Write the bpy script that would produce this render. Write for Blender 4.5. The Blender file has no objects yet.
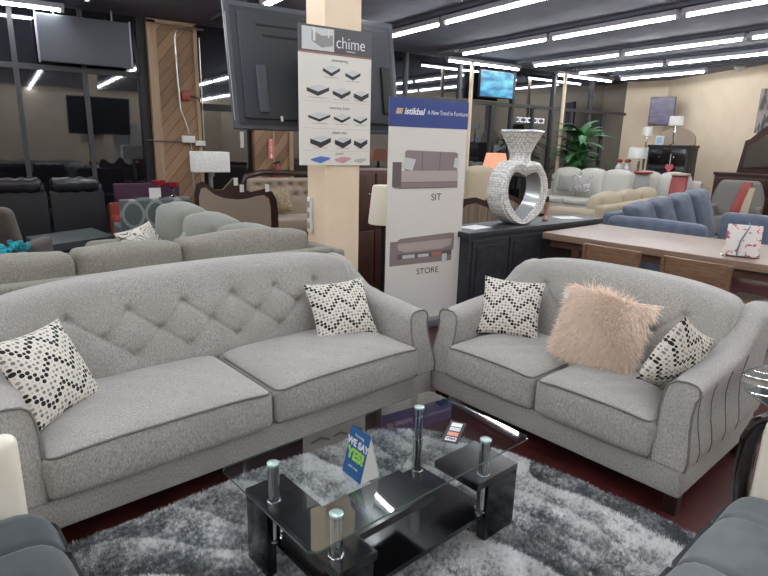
import bpy, math, random
import numpy as np
from mathutils import Vector, Matrix
random.seed(7); rng = np.random.default_rng(7)
SC = bpy.context.scene
COL = SC.collection
YAW = math.radians(8.17)
PI = math.pi

# ------------------------------------------------------------------ camera
F = 567.15; P = math.radians(14.18); RO = math.radians(1.4085); PS = math.radians(56.41)
fw = Vector((math.cos(PS)*math.cos(P), math.sin(PS)*math.cos(P), -math.sin(P)))
rt = Vector((math.sin(PS), -math.cos(PS), 0)); up = rt.cross(fw)
R_ = math.cos(RO)*rt + math.sin(RO)*up; U_ = -math.sin(RO)*rt + math.cos(RO)*up
cd = bpy.data.cameras.new('camera'); cam = bpy.data.objects.new('camera', cd); COL.objects.link(cam)
cam.matrix_world = Matrix(((R_.x, U_.x, -fw.x, 0), (R_.y, U_.y, -fw.y, 0), (R_.z, U_.z, -fw.z, 1.6), (0, 0, 0, 1)))
cd.sensor_width = 36; cd.lens = F/768*36; cd.clip_start = .05; cd.clip_end = 100
SC.camera = cam
SC.view_settings.view_transform = 'Standard'; SC.view_settings.look = 'None'
SC.view_settings.gamma = 1; SC.view_settings.use_curve_mapping = False
SC.view_settings.exposure = 0.45
try:
    SC.cycles.use_denoising = True; SC.cycles.max_bounces = 8; SC.cycles.transparent_max_bounces = 16
    SC.cycles.sample_clamp_indirect = 6; SC.cycles.caustics_reflective = False; SC.cycles.caustics_refractive = False
except Exception: pass

def L(x, y, z=0.):
    c, s = math.cos(YAW), math.sin(YAW)
    return (c*x - s*y, s*x + c*y, z)

# ------------------------------------------------------------------ materials
def lin(c):
    if isinstance(c, str):
        c = [int(c[i:i+2], 16)/255 for i in (0, 2, 4)]
    return tuple((v/12.92 if v <= .04045 else ((v+.055)/1.055)**2.4) for v in c) + (1,)

def nd(nt, typ, ins=None, **kw):
    n = nt.nodes.new(typ)
    for k, v in kw.items(): setattr(n, k, v)
    for k, v in (ins or {}).items():
        s = n.inputs[k]
        if isinstance(v, bpy.types.NodeSocket): nt.links.new(v, s)
        else: s.default_value = v
    return n

def M(name, col, rough=.6, metal=0., col2=None, scale=20., stretch=(1, 1, 1), detail=3., lo=.35, hi=.65, bump=0., bscale=None,
      sheen=0., coat=0., emis=None, estr=0., spec=None, col3=None, scale3=3.):
    m = bpy.data.materials.new(name); m.use_nodes = True; nt = m.node_tree
    b = nt.nodes['Principled BSDF']
    b.inputs['Roughness'].default_value = rough; b.inputs['Metallic'].default_value = metal
    b.inputs['Base Color'].default_value = lin(col)
    if sheen: b.inputs['Sheen Weight'].default_value = sheen; b.inputs['Sheen Roughness'].default_value = .4
    if coat: b.inputs['Coat Weight'].default_value = coat; b.inputs['Coat Roughness'].default_value = .08
    if spec is not None: b.inputs['Specular IOR Level'].default_value = spec
    if emis is not None:
        b.inputs['Emission Color'].default_value = lin(emis); b.inputs['Emission Strength'].default_value = estr
    tc = nd(nt, 'ShaderNodeTexCoord')
    mp = nd(nt, 'ShaderNodeMapping', {'Vector': tc.outputs['Object'], 'Scale': stretch})
    if col2 is not None:
        n = nd(nt, 'ShaderNodeTexNoise', {'Vector': mp.outputs[0], 'Scale': scale, 'Detail': detail})
        r = nd(nt, 'ShaderNodeMapRange', {'Value': n.outputs[0], 'From Min': lo, 'From Max': hi})
        mx = nd(nt, 'ShaderNodeMix', {'Factor': r.outputs[0], 'A': lin(col), 'B': lin(col2)}, data_type='RGBA')
        mx.inputs[6].default_value = lin(col); mx.inputs[7].default_value = lin(col2)
        out = mx.outputs[2]
        if col3 is not None:
            n3 = nd(nt, 'ShaderNodeTexNoise', {'Vector': tc.outputs['Object'], 'Scale': scale3, 'Detail': 3.})
            r3 = nd(nt, 'ShaderNodeMapRange', {'Value': n3.outputs[0], 'From Min': .42, 'From Max': .7, 'To Max': .55})
            m3 = nd(nt, 'ShaderNodeMix', data_type='RGBA'); nt.links.new(r3.outputs[0], m3.inputs[0])
            nt.links.new(out, m3.inputs[6]); m3.inputs[7].default_value = lin(col3); out = m3.outputs[2]
        nt.links.new(out, b.inputs['Base Color'])
    if bump:
        nb = nd(nt, 'ShaderNodeTexNoise', {'Vector': mp.outputs[0], 'Scale': bscale or scale, 'Detail': 3.})
        bp = nd(nt, 'ShaderNodeBump', {'Height': nb.outputs[0], 'Strength': min(1, bump), 'Distance': .004})
        nt.links.new(bp.outputs[0], b.inputs['Normal'])
    return m

m_sofa = M('heather_grey_fabric', 'b5b3ae', .85, col2='827f7a', scale=185, stretch=(1, 1, .4), detail=4., lo=.3, hi=.72, bump=.5, bscale=240, sheen=.2, col3='95938d', scale3=4)  # broad col3 patches put the velvet sheen into the base colour
m_sofapipe = M('grey_piping', '6f6d68', .8)
m_leg = M('dark_leg_wood', '2a1714', .4)
m_blackwood = M('black_gloss_wood', '0b0b0d', .18, coat=.3)
m_chrome = M('chrome', 'b9bcbc', .06, 1.)
m_chrometop = M('satin_disc', 'b9d3cf', .2, .6)
m_charcoal = M('charcoal_velvet', '656b6c', .8, col2='575d5f', scale=14, lo=.35, hi=.7, sheen=.3, bump=.15, bscale=300)
m_charcoal2 = M('dark_slate_velvet', '3d4547', .8, col2='323a3c', scale=14, lo=.35, hi=.7, sheen=.3, bump=.15, bscale=300)
m_cream = M('cream_leather', 'ece6d6', .4, bump=.1, bscale=200)
m_mahog = M('glossy_dark_frame', '1c1110', .06, coat=1.)
m_carpet = M('dark_red_floor', '50201f', .45, col2='3c1817', scale=6, bump=.1, bscale=90)
m_ceil = M('slate_ceiling_paint', '757a8b', .75, col2='6c7182', scale=2.5, bump=.2, bscale=25)
m_beam = M('shaded_beam_paint', '4c505c', .7)  # darker than the ceiling: the beams' shadow side is put into the colour
m_beige = M('beige_wall_paint', 'd9c9b1', .8, col2='d3c2a9', scale=3)
m_column = M('cream_column_paint', 'e6d3b9', .7, col2='e0ccb0', scale=4)
m_white = M('white_plastic', 'dcdcd8', .5)
m_paper = M('poster_paper', 'dbd9d2', .6)
m_mull = M('dark_bronze_mullion', '3a3b40', .45)
m_dark = M('near_black', '111114', .5)
m_tvback = M('tv_back_plastic', '2d3138', .5, bump=.15, bscale=400)
m_tvedge = M('tv_edge_plastic', '4a4e56', .35)
m_tvscreen = M('tv_off_screen', '23262b', .25)
m_black = M('black_leather', '131317', .3, bump=.7, bscale=38, coat=.15)
m_blackback = M('black_vinyl_panel', '121317', .55)
m_sect = M('sage_grey_fabric', '8f8c81', .85, col2='6f6c63', scale=110, sheen=.2, bump=.4, bscale=220, col3='7c796f', scale3=4)
m_sect2 = M('sage_cushion_fabric', '90928a', .85, col2='777a72', scale=110, sheen=.25, bump=.4, bscale=220)
m_brown = M('taupe_velvet', '4c443d', .8, col2='3e3731', scale=12, sheen=.3)
m_turq = M('turquoise_glass', '13818f', .15, coat=.5, col2='3fb7c4', scale=40)
m_purple = M('plum_fabric', '3e2238', .8)
m_coral = M('rust_red_fabric', '84352b', .8)
m_woodfr = M('carved_dark_walnut', '2c1c18', .35, coat=.3, col2='3d2720', scale=18)
m_tan = M('tan_upholstery', '9d8c7d', .8, col2='8f7e6f', scale=120, sheen=.2)
m_tan2 = M('champagne_upholstery', 'a39382', .7, col2='8b7b6a', scale=100, sheen=.3)
m_gold = M('gold_brocade', '9b8a6c', .6, col2='7c6b50', scale=30)
m_table = M('walnut_top', '8a7464', .35, col2='796352', scale=8, stretch=(8, .6, 8), lo=.3, hi=.7)
m_tableside = M('walnut_edge', '5c4031', .45, col2='4a3226', scale=8, stretch=(8, .6, 8))
m_chairw = M('walnut_chair', '7a5c45', .4, col2='644936', scale=12, stretch=(6, .8, 6))
m_console = M('blackened_wood', '25272c', .5, col2='30333a', scale=10, stretch=(1, 1, 5))
m_blue = M('dusty_blue_velvet', '5b6677', .75, col2='4d5869', scale=9, sheen=.25)
m_creamfab = M('cream_fabric', 'b5a993', .8, col2='a99d87', scale=60)
m_whitefab = M('white_fabric', 'c4c2ba', .85, col2='b6b4ac', scale=60)
m_greyfab = M('grey_cushion', '92948f', .85)
m_cabinet = M('brown_cabinet_wood', '54342a', .45, col2='472a22', scale=8, stretch=(1, 1, .3))
m_shade = M('cream_lamp_shade', 'ddd8c8', .8, emis='ddd8c8', estr=.12)
m_shadew = M('textured_white_shade', 'd6d6d2', .8, col2='bcbcb8', scale=60, emis='d6d6d2', estr=.1)
m_orange = M('lit_orange_shade', 'd9a084', .8, emis='e79878', estr=.5)
m_leaf = M('palm_leaf', '27502d', .5, col2='3f7a42', scale=9)
m_red = M('red_enamel', '8c2b28', .35)
m_redglass = M('red_glass', '8b1f30', .1, coat=.5)
m_steel = M('brushed_conduit', '9a9a98', .35, .7)
m_pot = M('dark_pot', '2e2c2c', .5)
m_gloss = M('grey_patterned', '8d8d90', .8)
m_blueprint = M('header_blue', '2b4283', .5)
m_txtw = M('ink_white', 'e6e8ee', .5)
m_txtd = M('ink_dark', '3a3a42', .5)
m_txtg = M('ink_grey', '8b8b8b', .5)
m_ltop = M('print_light', 'c6cacc', .5)
m_lside = M('print_dark', '2b2d33', .5)
m_pblue = M('print_blue', '5373b8', .5)
m_ppink = M('print_pink', 'c79a9f', .5)
m_psofa = M('print_taupe', '8a7d7d', .5)
m_psofa2 = M('print_taupe_light', 'b0a5a2', .5)
m_psofa3 = M('print_taupe_dark', '675c5e', .5)
m_cardblue = M('card_blue', '1f5b93', .45)
m_green = M('card_green', '9fdc58', .5)
m_carbl = M('card_navy', '12283f', .45)
m_screenblue = M('blue_screen', '0c83b8', .3, col2='38c4e6', scale=3.2, stretch=(1, 1, 3), emis='1795c9', estr=.0)
m_purplescreen = M('purple_screen', '2f2150', .3, col2='6a4a94', scale=4)

def emis_screen(m, c1, c2, s, k):
    nt = m.node_tree; b = nt.nodes['Principled BSDF']
    tc = nd(nt, 'ShaderNodeTexCoord'); mp = nd(nt, 'ShaderNodeMapping', {'Vector': tc.outputs['Object'], 'Scale': (1, 1, 3)})
    n = nd(nt, 'ShaderNodeTexNoise', {'Vector': mp.outputs[0], 'Scale': s, 'Detail': 2.})
    cr = nd(nt, 'ShaderNodeValToRGB', {'Fac': n.outputs[0]})
    cr.color_ramp.elements[0].position = .4; cr.color_ramp.elements[0].color = lin(c1)
    cr.color_ramp.elements[1].position = .68; cr.color_ramp.elements[1].color = lin(c2)
    nt.links.new(cr.outputs[0], b.inputs['Emission Color']); b.inputs['Emission Strength'].default_value = k
    b.inputs['Base Color'].default_value = (0, 0, 0, 1)
    for l in list(b.inputs['Base Color'].links): nt.links.remove(l)
emis_screen(m_screenblue, '0a6fa8', '5fd8f2', 2.2, .8)
emis_screen(m_purplescreen, '1f1840', '6a4a98', 4., .4)

def tube_mat():
    m = bpy.data.materials.new('lit_tube'); m.use_nodes = True; nt = m.node_tree; nt.nodes.clear()
    e = nd(nt, 'ShaderNodeEmission', {'Color': (.955, .97, 1, 1), 'Strength': TUBE})
    o = nd(nt, 'ShaderNodeOutputMaterial'); nt.links.new(e.outputs[0], o.inputs[0]); return m
TUBE = 44.
m_tube = tube_mat()
m_fixture = M('fixture_white', '9a98a2', .5)

def glass_mat(name, tint, refl=1.4, base=.05):
    m = bpy.data.materials.new(name); m.use_nodes = True; nt = m.node_tree; nt.nodes.clear()
    lw = nd(nt, 'ShaderNodeLayerWeight', {'Blend': .5})
    pw = nd(nt, 'ShaderNodeMath', {0: lw.outputs['Facing'], 1: 4.}, operation='POWER')
    ml = nd(nt, 'ShaderNodeMath', {0: pw.outputs[0], 1: refl}, operation='MULTIPLY')
    ad = nd(nt, 'ShaderNodeMath', {0: ml.outputs[0], 1: base}, operation='ADD', use_clamp=True)
    tr = nd(nt, 'ShaderNodeBsdfTransparent', {'Color': tint}); gl = nd(nt, 'ShaderNodeBsdfGlossy', {'Color': (.95, .98, .97, 1), 'Roughness': .02})
    mx = nd(nt, 'ShaderNodeMixShader', {0: ad.outputs[0], 1: tr.outputs[0], 2: gl.outputs[0]})
    o = nd(nt, 'ShaderNodeOutputMaterial'); nt.links.new(mx.outputs[0], o.inputs[0]); return m
m_glass = glass_mat('table_glass', (.82, .86, .86, 1), 1.0, .11)
m_glassedge = M('green_glass_edge', '53635f', .12, coat=.5)
m_clear = glass_mat('clear_glass', (.93, .96, .96, 1))

def night_glass():
    m = bpy.data.materials.new('dark_window_glass'); m.use_nodes = True; nt = m.node_tree; nt.nodes.clear()
    d = nd(nt, 'ShaderNodeBsdfDiffuse', {'Color': lin('17181c')}); g = nd(nt, 'ShaderNodeBsdfGlossy', {'Color': (.9, .95, 1, 1), 'Roughness': .03})
    lw = nd(nt, 'ShaderNodeLayerWeight', {'Blend': .5})
    pw = nd(nt, 'ShaderNodeMath', {0: lw.outputs['Facing'], 1: 3.}, operation='POWER')
    ad = nd(nt, 'ShaderNodeMath', {0: pw.outputs[0], 1: .17}, operation='ADD', use_clamp=True)
    mx = nd(nt, 'ShaderNodeMixShader', {0: ad.outputs[0], 1: d.outputs[0], 2: g.outputs[0]})
    o = nd(nt, 'ShaderNodeOutputMaterial'); nt.links.new(mx.outputs[0], o.inputs[0]); return m
m_night = night_glass()

def chevron_mat():
    m = bpy.data.materials.new('chevron_dot_fabric'); m.use_nodes = True; nt = m.node_tree; b = nt.nodes['Principled BSDF']
    b.inputs['Roughness'].default_value = .85
    def mt(op, a, c=None, cc=None):
        ins = {0: a}
        if c is not None: ins[1] = c
        if cc is not None: ins[2] = cc
        return nd(nt, 'ShaderNodeMath', ins, operation=op).outputs[0]
    uv = nd(nt, 'ShaderNodeTexCoord').outputs['UV']; sp = nd(nt, 'ShaderNodeSeparateXYZ', {0: uv})
    N = 20.
    u = mt('MULTIPLY', sp.outputs[0], N); v = mt('MULTIPLY', sp.outputs[1], N)
    cu = mt('FLOOR', u); zz = mt('PINGPONG', cu, 4.); v2 = mt('ADD', v, mt('MULTIPLY', zz, 1.0))
    fx = mt('SUBTRACT', mt('FRACT', u), .5); fy = mt('SUBTRACT', mt('FRACT', v2), .5)
    d = mt('SQRT', mt('ADD', mt('MULTIPLY', fx, fx), mt('MULTIPLY', fy, fy)))
    row = mt('FLOOR', v2); band = mt('ADD', mt('DIVIDE', mt('FLOORED_MODULO', row, 6.), 6.), .02)
    wn = nd(nt, 'ShaderNodeTexWhiteNoise', {'W': mt('ADD', mt('MULTIPLY', cu, 7.3), mt('MULTIPLY', row, 3.1))}, noise_dimensions='1D').outputs[0]
    cr = nd(nt, 'ShaderNodeValToRGB', {'Fac': band}); cr.color_ramp.interpolation = 'CONSTANT'
    e = cr.color_ramp.elements; e[0].position = 0; e[0].color = lin('121213'); e[1].position = .166; e[1].color = lin('232224')
    for p_, c_ in ((.333, 'b9b0a6'), (.5, '77726f'), (.666, '8f8a86'), (.833, 'bdb5ab')):
        q = e.new(p_); q.color = lin(c_)
    rad = nd(nt, 'ShaderNodeValToRGB', {'Fac': band}); rad.color_ramp.interpolation = 'CONSTANT'
    e = rad.color_ramp.elements; e[0].position = 0; e[0].color = (.5,)*3+(1,); e[1].position = .166; e[1].color = (.42,)*3+(1,)
    for p_, c_ in ((.333, .24), (.5, .38), (.666, .33), (.833, .22)):
        q = e.new(p_); q.color = (c_,)*3+(1,)
    rr = mt('MULTIPLY', nd(nt, 'ShaderNodeSeparateColor', {0: rad.outputs[0]}).outputs[0], mt('ADD', mt('MULTIPLY', wn, .2), .85))
    f = mt('LESS_THAN', d, rr)
    mx = nd(nt, 'ShaderNodeMix', data_type='RGBA'); nt.links.new(f, mx.inputs[0]); mx.inputs[6].default_value = lin('d4d0c6'); nt.links.new(cr.outputs[0], mx.inputs[7])
    nt.links.new(mx.outputs[2], b.inputs['Base Color']); return m
m_chev = chevron_mat()

def swirl_mat(name, c1, c2, s, w=.07):
    m = bpy.data.materials.new(name); m.use_nodes = True; nt = m.node_tree; b = nt.nodes['Principled BSDF']; b.inputs['Roughness'].default_value = .85
    tc = nd(nt, 'ShaderNodeTexCoord')
    n = nd(nt, 'ShaderNodeTexNoise', {'Vector': tc.outputs['UV'], 'Scale': s*.4, 'Detail': 0.})
    vm = nd(nt, 'ShaderNodeVectorMath', {0: tc.outputs['UV'], 1: n.outputs['Color']}, operation='ADD')
    v = nd(nt, 'ShaderNodeTexWave', {'Vector': vm.outputs[0], 'Scale': s*.35, 'Distortion': 6., 'Detail': 0.}, wave_type='RINGS')
    r = nd(nt, 'ShaderNodeMapRange', {'Value': v.outputs['Fac'], 'From Min': w, 'From Max': w+.12})
    mx = nd(nt, 'ShaderNodeMix', data_type='RGBA'); nt.links.new(r.outputs[0], mx.inputs[0]); mx.inputs[6].default_value = lin(c2); mx.inputs[7].default_value = lin(c1)
    nt.links.new(mx.outputs[2], b.inputs['Base Color']); return m
m_swirl = swirl_mat('swirl_print', 'd4d0c6', '5a5654', 9., .10)
m_greek = swirl_mat('grey_lattice_print', 'bfbdba', '6e6c70', 9., .3)
m_ikat = M('grey_ikat', '6c7373', .8)
def ikat():
    nt = m_ikat.node_tree; b = nt.nodes['Principled BSDF']
    tc = nd(nt, 'ShaderNodeTexCoord'); sp = nd(nt, 'ShaderNodeSeparateXYZ', {0: tc.outputs['Object']})
    def mt(op, a, c=None):
        i = {0: a}
        if c is not None: i[1] = c
        return nd(nt, 'ShaderNodeMath', i, operation=op).outputs[0]
    a = mt('ABSOLUTE', mt('SINE', mt('MULTIPLY', sp.outputs[0], 13.))); c = mt('ABSOLUTE', mt('SINE', mt('MULTIPLY', sp.outputs[2], 10.)))
    d = mt('ABSOLUTE', mt('SUBTRACT', mt('ADD', a, c), 1.15)); f = mt('LESS_THAN', d, .2)
    mx = nd(nt, 'ShaderNodeMix', data_type='RGBA'); nt.links.new(f, mx.inputs[0]); mx.inputs[6].default_value = lin('4c5556'); mx.inputs[7].default_value = lin('7f8482')
    nt.links.new(mx.outputs[2], b.inputs['Base Color'])
ikat()

def plank_mat():
    m = bpy.data.materials.new('diagonal_wood_planks'); m.use_nodes = True; nt = m.node_tree; b = nt.nodes['Principled BSDF']; b.inputs['Roughness'].default_value = .6
    tc = nd(nt, 'ShaderNodeTexCoord'); mp = nd(nt, 'ShaderNodeMapping', {'Vector': tc.outputs['Object'], 'Rotation': (0, math.radians(50), 0)})
    sp = nd(nt, 'ShaderNodeSeparateXYZ', {0: mp.outputs[0]})
    k = nd(nt, 'ShaderNodeMath', {0: sp.outputs[2], 1: 6.2}, operation='MULTIPLY').outputs[0]
    fl = nd(nt, 'ShaderNodeMath', {0: k}, operation='FLOOR').outputs[0]; fr = nd(nt, 'ShaderNodeMath', {0: k}, operation='FRACT').outputs[0]
    wn = nd(nt, 'ShaderNodeTexWhiteNoise', {'W': fl}, noise_dimensions='1D').outputs[0]
    st = nd(nt, 'ShaderNodeMapping', {'Vector': mp.outputs[0], 'Scale': (1.5, 1, 22)})
    gr = nd(nt, 'ShaderNodeTexNoise', {'Vector': st.outputs[0], 'Scale': 3., 'Detail': 4.})
    ad = nd(nt, 'ShaderNodeMath', {0: wn, 1: gr.outputs[0]}, operation='ADD'); hf = nd(nt, 'ShaderNodeMath', {0: ad.outputs[0], 1: .5}, operation='MULTIPLY')
    cr = nd(nt, 'ShaderNodeValToRGB', {'Fac': hf.outputs[0]}); cr.color_ramp.elements[0].color = lin('755b43'); cr.color_ramp.elements[0].position = .2
    cr.color_ramp.elements[1].color = lin('a58364'); cr.color_ramp.elements[1].position = .8
    sm = nd(nt, 'ShaderNodeMath', {0: fr, 1: .05}, operation='LESS_THAN')
    mx = nd(nt, 'ShaderNodeMix', data_type='RGBA'); nt.links.new(sm.outputs[0], mx.inputs[0]); nt.links.new(cr.outputs[0], mx.inputs[6]); mx.inputs[7].default_value = lin('4c3525')
    nt.links.new(mx.outputs[2], b.inputs['Base Color']); return m
m_plank = plank_mat()
m_trimwood = M('pale_trim_wood', 'a58d72', .6, col2='957c62', scale=6, stretch=(4, 4, .5))

def rug_mat():
    m = bpy.data.materials.new('shag_rug_pile'); m.use_nodes = True; nt = m.node_tree; b = nt.nodes['Principled BSDF']; b.inputs['Roughness'].default_value = .8
    b.inputs['Sheen Weight'].default_value = .3
    tc = nd(nt, 'ShaderNodeTexCoord')
    big = nd(nt, 'ShaderNodeTexNoise', {'Vector': tc.outputs['Object'], 'Scale': 1.6, 'Detail': 1.})
    off = nd(nt, 'ShaderNodeMapRange', {'Value': big.outputs[0], 'To Min': -.28, 'To Max': .28})
    sp = nd(nt, 'ShaderNodeSeparateXYZ', {0: tc.outputs['Object']})
    def mt(op, a, c=None):
        i = {0: a}
        if c is not None: i[1] = c
        return nd(nt, 'ShaderNodeMath', i, operation=op).outputs[0]
    # wavy bands bending round the front right of the rug
    x = mt('ADD', sp.outputs[0], off.outputs[0]); y = sp.outputs[1]
    dx = mt('SUBTRACT', x, 0.35); dy = mt('MULTIPLY', mt('SUBTRACT', y, .9), .62)
    rr = mt('SQRT', mt('ADD', mt('MULTIPLY', dx, dx), mt('MULTIPLY', dy, dy)))
    wv = mt('FRACT', mt('MULTIPLY', rr, 1.55)); wv2 = mt('FRACT', mt('MULTIPLY', rr, 6.2))
    fine = nd(nt, 'ShaderNodeTexNoise', {'Vector': tc.outputs['Object'], 'Scale': 9., 'Detail': 5., 'Roughness': .6})
    tiny = nd(nt, 'ShaderNodeTexNoise', {'Vector': tc.outputs['Object'], 'Scale': 55., 'Detail': 3.})
    s = mt('ADD', mt('ADD', mt('MULTIPLY', wv, .42), mt('ADD', mt('MULTIPLY', wv2, .36), .10)), mt('ADD', mt('MULTIPLY', mt('SUBTRACT', fine.outputs[0], .5), 1.5), mt('MULTIPLY', mt('SUBTRACT', tiny.outputs[0], .5), 1.6)))
    cr = nd(nt, 'ShaderNodeValToRGB', {'Fac': s}); e = cr.color_ramp.elements
    e[0].position = 0.; e[0].color = lin('5d6468'); e[1].position = 1.; e[1].color = lin('ffffff')
    for p_, c_ in ((.22, '80878a'), (.45, 'b9bcbd'), (.7, 'f2f2f0')):
        q = e.new(p_); q.color = lin(c_)
    nt.links.new(cr.outputs[0], b.inputs['Base Color']); return m
m_rug = rug_mat()
m_fur = M('blush_fur', 'fef1e3', .8, col2='f8e2cf', scale=30, sheen=.4)
def vase_mat():
    m = bpy.data.materials.new('beaded_silver'); m.use_nodes = True; nt = m.node_tree; b = nt.nodes['Principled BSDF']
    b.inputs['Roughness'].default_value = .45; b.inputs['Metallic'].default_value = .0
    tc = nd(nt, 'ShaderNodeTexCoord'); v = nd(nt, 'ShaderNodeTexVoronoi', {'Vector': tc.outputs['Object'], 'Scale': 42., 'Randomness': .35})
    r = nd(nt, 'ShaderNodeMapRange', {'Value': v.outputs[0], 'From Min': .3, 'From Max': .75, 'To Min': 1., 'To Max': 0.})
    mx = nd(nt, 'ShaderNodeMix', data_type='RGBA'); nt.links.new(r.outputs[0], mx.inputs[0]); mx.inputs[6].default_value = lin('a5a5a3'); mx.inputs[7].default_value = lin('edede8')
    nt.links.new(mx.outputs[2], b.inputs['Base Color'])
    bp = nd(nt, 'ShaderNodeBump', {'Height': r.outputs[0], 'Strength': .7, 'Distance': .006}); nt.links.new(bp.outputs[0], b.inputs['Normal']); return m
m_bead = vase_mat()
def mosaic_mat():
    m = bpy.data.materials.new('mirror_mosaic'); m.use_nodes = True; nt = m.node_tree; b = nt.nodes['Principled BSDF']
    b.inputs['Roughness'].default_value = .2; b.inputs['Metallic'].default_value = .55; b.inputs['Base Color'].default_value = lin('dfe3e5')
    tc = nd(nt, 'ShaderNodeTexCoord'); v = nd(nt, 'ShaderNodeTexVoronoi', {'Vector': tc.outputs['Object'], 'Scale': 26.})
    bp = nd(nt, 'ShaderNodeBump', {'Height': v.outputs['Color'], 'Strength': 1., 'Distance': .03}); nt.links.new(bp.outputs[0], b.inputs['Normal']); return m
m_mosaic = mosaic_mat()

# ------------------------------------------------------------------ geometry collector
def axis_pts(lo, hi, r, n):
    a = [1, .732, .423, 0.] if r > 0 else [1]
    lo_pts = [lo + r*(1-t) for t in a]; hi_pts = [hi - r*(1-t) for t in a][::-1]
    mid = [lo+r + (hi-lo-2*r)*i/n for i in range(1, n)]
    return lo_pts + mid + hi_pts

class G:
    def __init__(s): s.v = []; s.f = []; s.m = []; s.uv = None
    def add(s, vs, fs, m=0):
        o = len(s.v); s.v += [tuple(p) for p in vs]; s.f += [tuple(i+o for i in q) for q in fs]; s.m += [m]*len(fs)
    def rbox(s, x0, x1, y0, y1, z0, z1, r=.02, n=(1, 1, 1), fn=None, m=0):
        lo = (x0, y0, z0); hi = (x1, y1, z1)
        r = min(r, (x1-x0)*.49, (y1-y0)*.49, (z1-z0)*.49)
        A = [axis_pts(lo[i], hi[i], r, n[i]) for i in range(3)]
        idx = {}; vs = []; fs = []
        def vid(p):
            k = (round(p[0], 6), round(p[1], 6), round(p[2], 6))
            if k not in idx:
                c = [min(max(p[i], lo[i]+r), hi[i]-r) for i in range(3)]
                d = [p[i]-c[i] for i in range(3)]; l = math.sqrt(sum(q*q for q in d))
                q = [c[i] + (d[i]/l*r if l > 1e-9 else 0) for i in range(3)]
                idx[k] = len(vs); vs.append(tuple(fn(*q)) if fn else tuple(q))
            return idx[k]
        for ax in range(3):
            b_, c_ = (ax+1) % 3, (ax+2) % 3
            for side in (0, 1):
                w = (lo, hi)[side][ax]; B = A[b_]; Cc = A[c_]
                for i in range(len(B)-1):
                    for j in range(len(Cc)-1):
                        q = []
                        for (ii, jj) in ((i, j), (i+1, j), (i+1, j+1), (i, j+1)):
                            p = [0, 0, 0]; p[ax] = w; p[b_] = B[ii]; p[c_] = Cc[jj]; q.append(vid(p))
                        fs.append(tuple(q if side else q[::-1]))
        s.add(vs, fs, m); return s
    def box(s, x0, x1, y0, y1, z0, z1, m=0):
        v = [(x, y, z) for z in (z0, z1) for y in (y0, y1) for x in (x0, x1)]
        s.add(v, [(0, 2, 3, 1), (4, 5, 7, 6), (0, 1, 5, 4), (2, 6, 7, 3), (0, 4, 6, 2), (1, 3, 7, 5)], m); return s
    def tube(s, path, r, seg=8, closed=False, m=0, sq=(1, 1)):
        path = [Vector(p) for p in path]; n = len(path); rings = []
        prev = None
        for i, p in enumerate(path):
            a = path[(i-1) % n] if (closed or i > 0) else p; b = path[(i+1) % n] if (closed or i < n-1) else p
            t = (b-a); t = t.normalized() if t.length > 1e-9 else Vector((0, 0, 1))
            if prev is None:
                ref = Vector((0, 0, 1)) if abs(t.z) < .9 else Vector((1, 0, 0)); u = t.cross(ref).normalized()
            else: u = (prev - t*prev.dot(t)).normalized()
            prev = u; w = t.cross(u); rr = r[i] if isinstance(r, (list, tuple)) else r
            rings.append([p + (u*math.cos(2*PI*k/seg)*sq[0] + w*math.sin(2*PI*k/seg)*sq[1])*rr for k in range(seg)])
        vs = [q for g in rings for q in g]; fs = []
        for i in range(n if closed else n-1):
            for k in range(seg):
                a = i*seg+k; b = i*seg+(k+1) % seg; c = ((i+1) % n)*seg+(k+1) % seg; d = ((i+1) % n)*seg+k; fs.append((a, b, c, d))
        if not closed: fs += [tuple(range(seg))[::-1], tuple((n-1)*seg+k for k in range(seg))]
        s.add(vs, fs, m); return s
    def lathe(s, prof, c=(0, 0, 0), seg=24, m=0):
        vs = [(c[0]+r*math.cos(2*PI*k/seg), c[1]+r*math.sin(2*PI*k/seg), c[2]+z) for r, z in prof for k in range(seg)]; fs = []
        for i in range(len(prof)-1):
            for k in range(seg): fs.append((i*seg+k, i*seg+(k+1) % seg, (i+1)*seg+(k+1) % seg, (i+1)*seg+k))
        fs += [tuple(range(seg))[::-1], tuple((len(prof)-1)*seg+k for k in range(seg))]
        s.add(vs, fs, m); return s
    def prism(s, poly, a0, a1, ax='y', m=0):
        def P3(p, a): return {'y': (p[0], a, p[1]), 'z': (p[0], p[1], a), 'x': (a, p[0], p[1])}[ax]
        n = len(poly); vs = [P3(p, a0) for p in poly] + [P3(p, a1) for p in poly]
        fs = [tuple(range(n)), tuple(range(2*n-1, n-1, -1))] + [(i, n+i, n+(i+1) % n, (i+1) % n) for i in range(n)]
        s.add(vs, fs, m); return s
    def sphere(s, c, r, seg=12, sc=(1, 1, 1), m=0):
        pr = [(math.sin(PI*i/8), -math.cos(PI*i/8)) for i in range(9)]; pr[0] = (.02, -1); pr[8] = (.02, 1)
        vs = [(c[0]+r*sc[0]*a*math.cos(2*PI*k/seg), c[1]+r*sc[1]*a*math.sin(2*PI*k/seg), c[2]+r*sc[2]*b) for a, b in pr for k in range(seg)]; fs = []
        for i in range(8):
            for k in range(seg): fs.append((i*seg+k, i*seg+(k+1) % seg, (i+1)*seg+(k+1) % seg, (i+1)*seg+k))
        fs += [tuple(range(seg))[::-1], tuple(8*seg+k for k in range(seg))]
        s.add(vs, fs, m); return s
    def map(s, fn): s.v = [tuple(fn(*p)) for p in s.v]; return s
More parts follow.
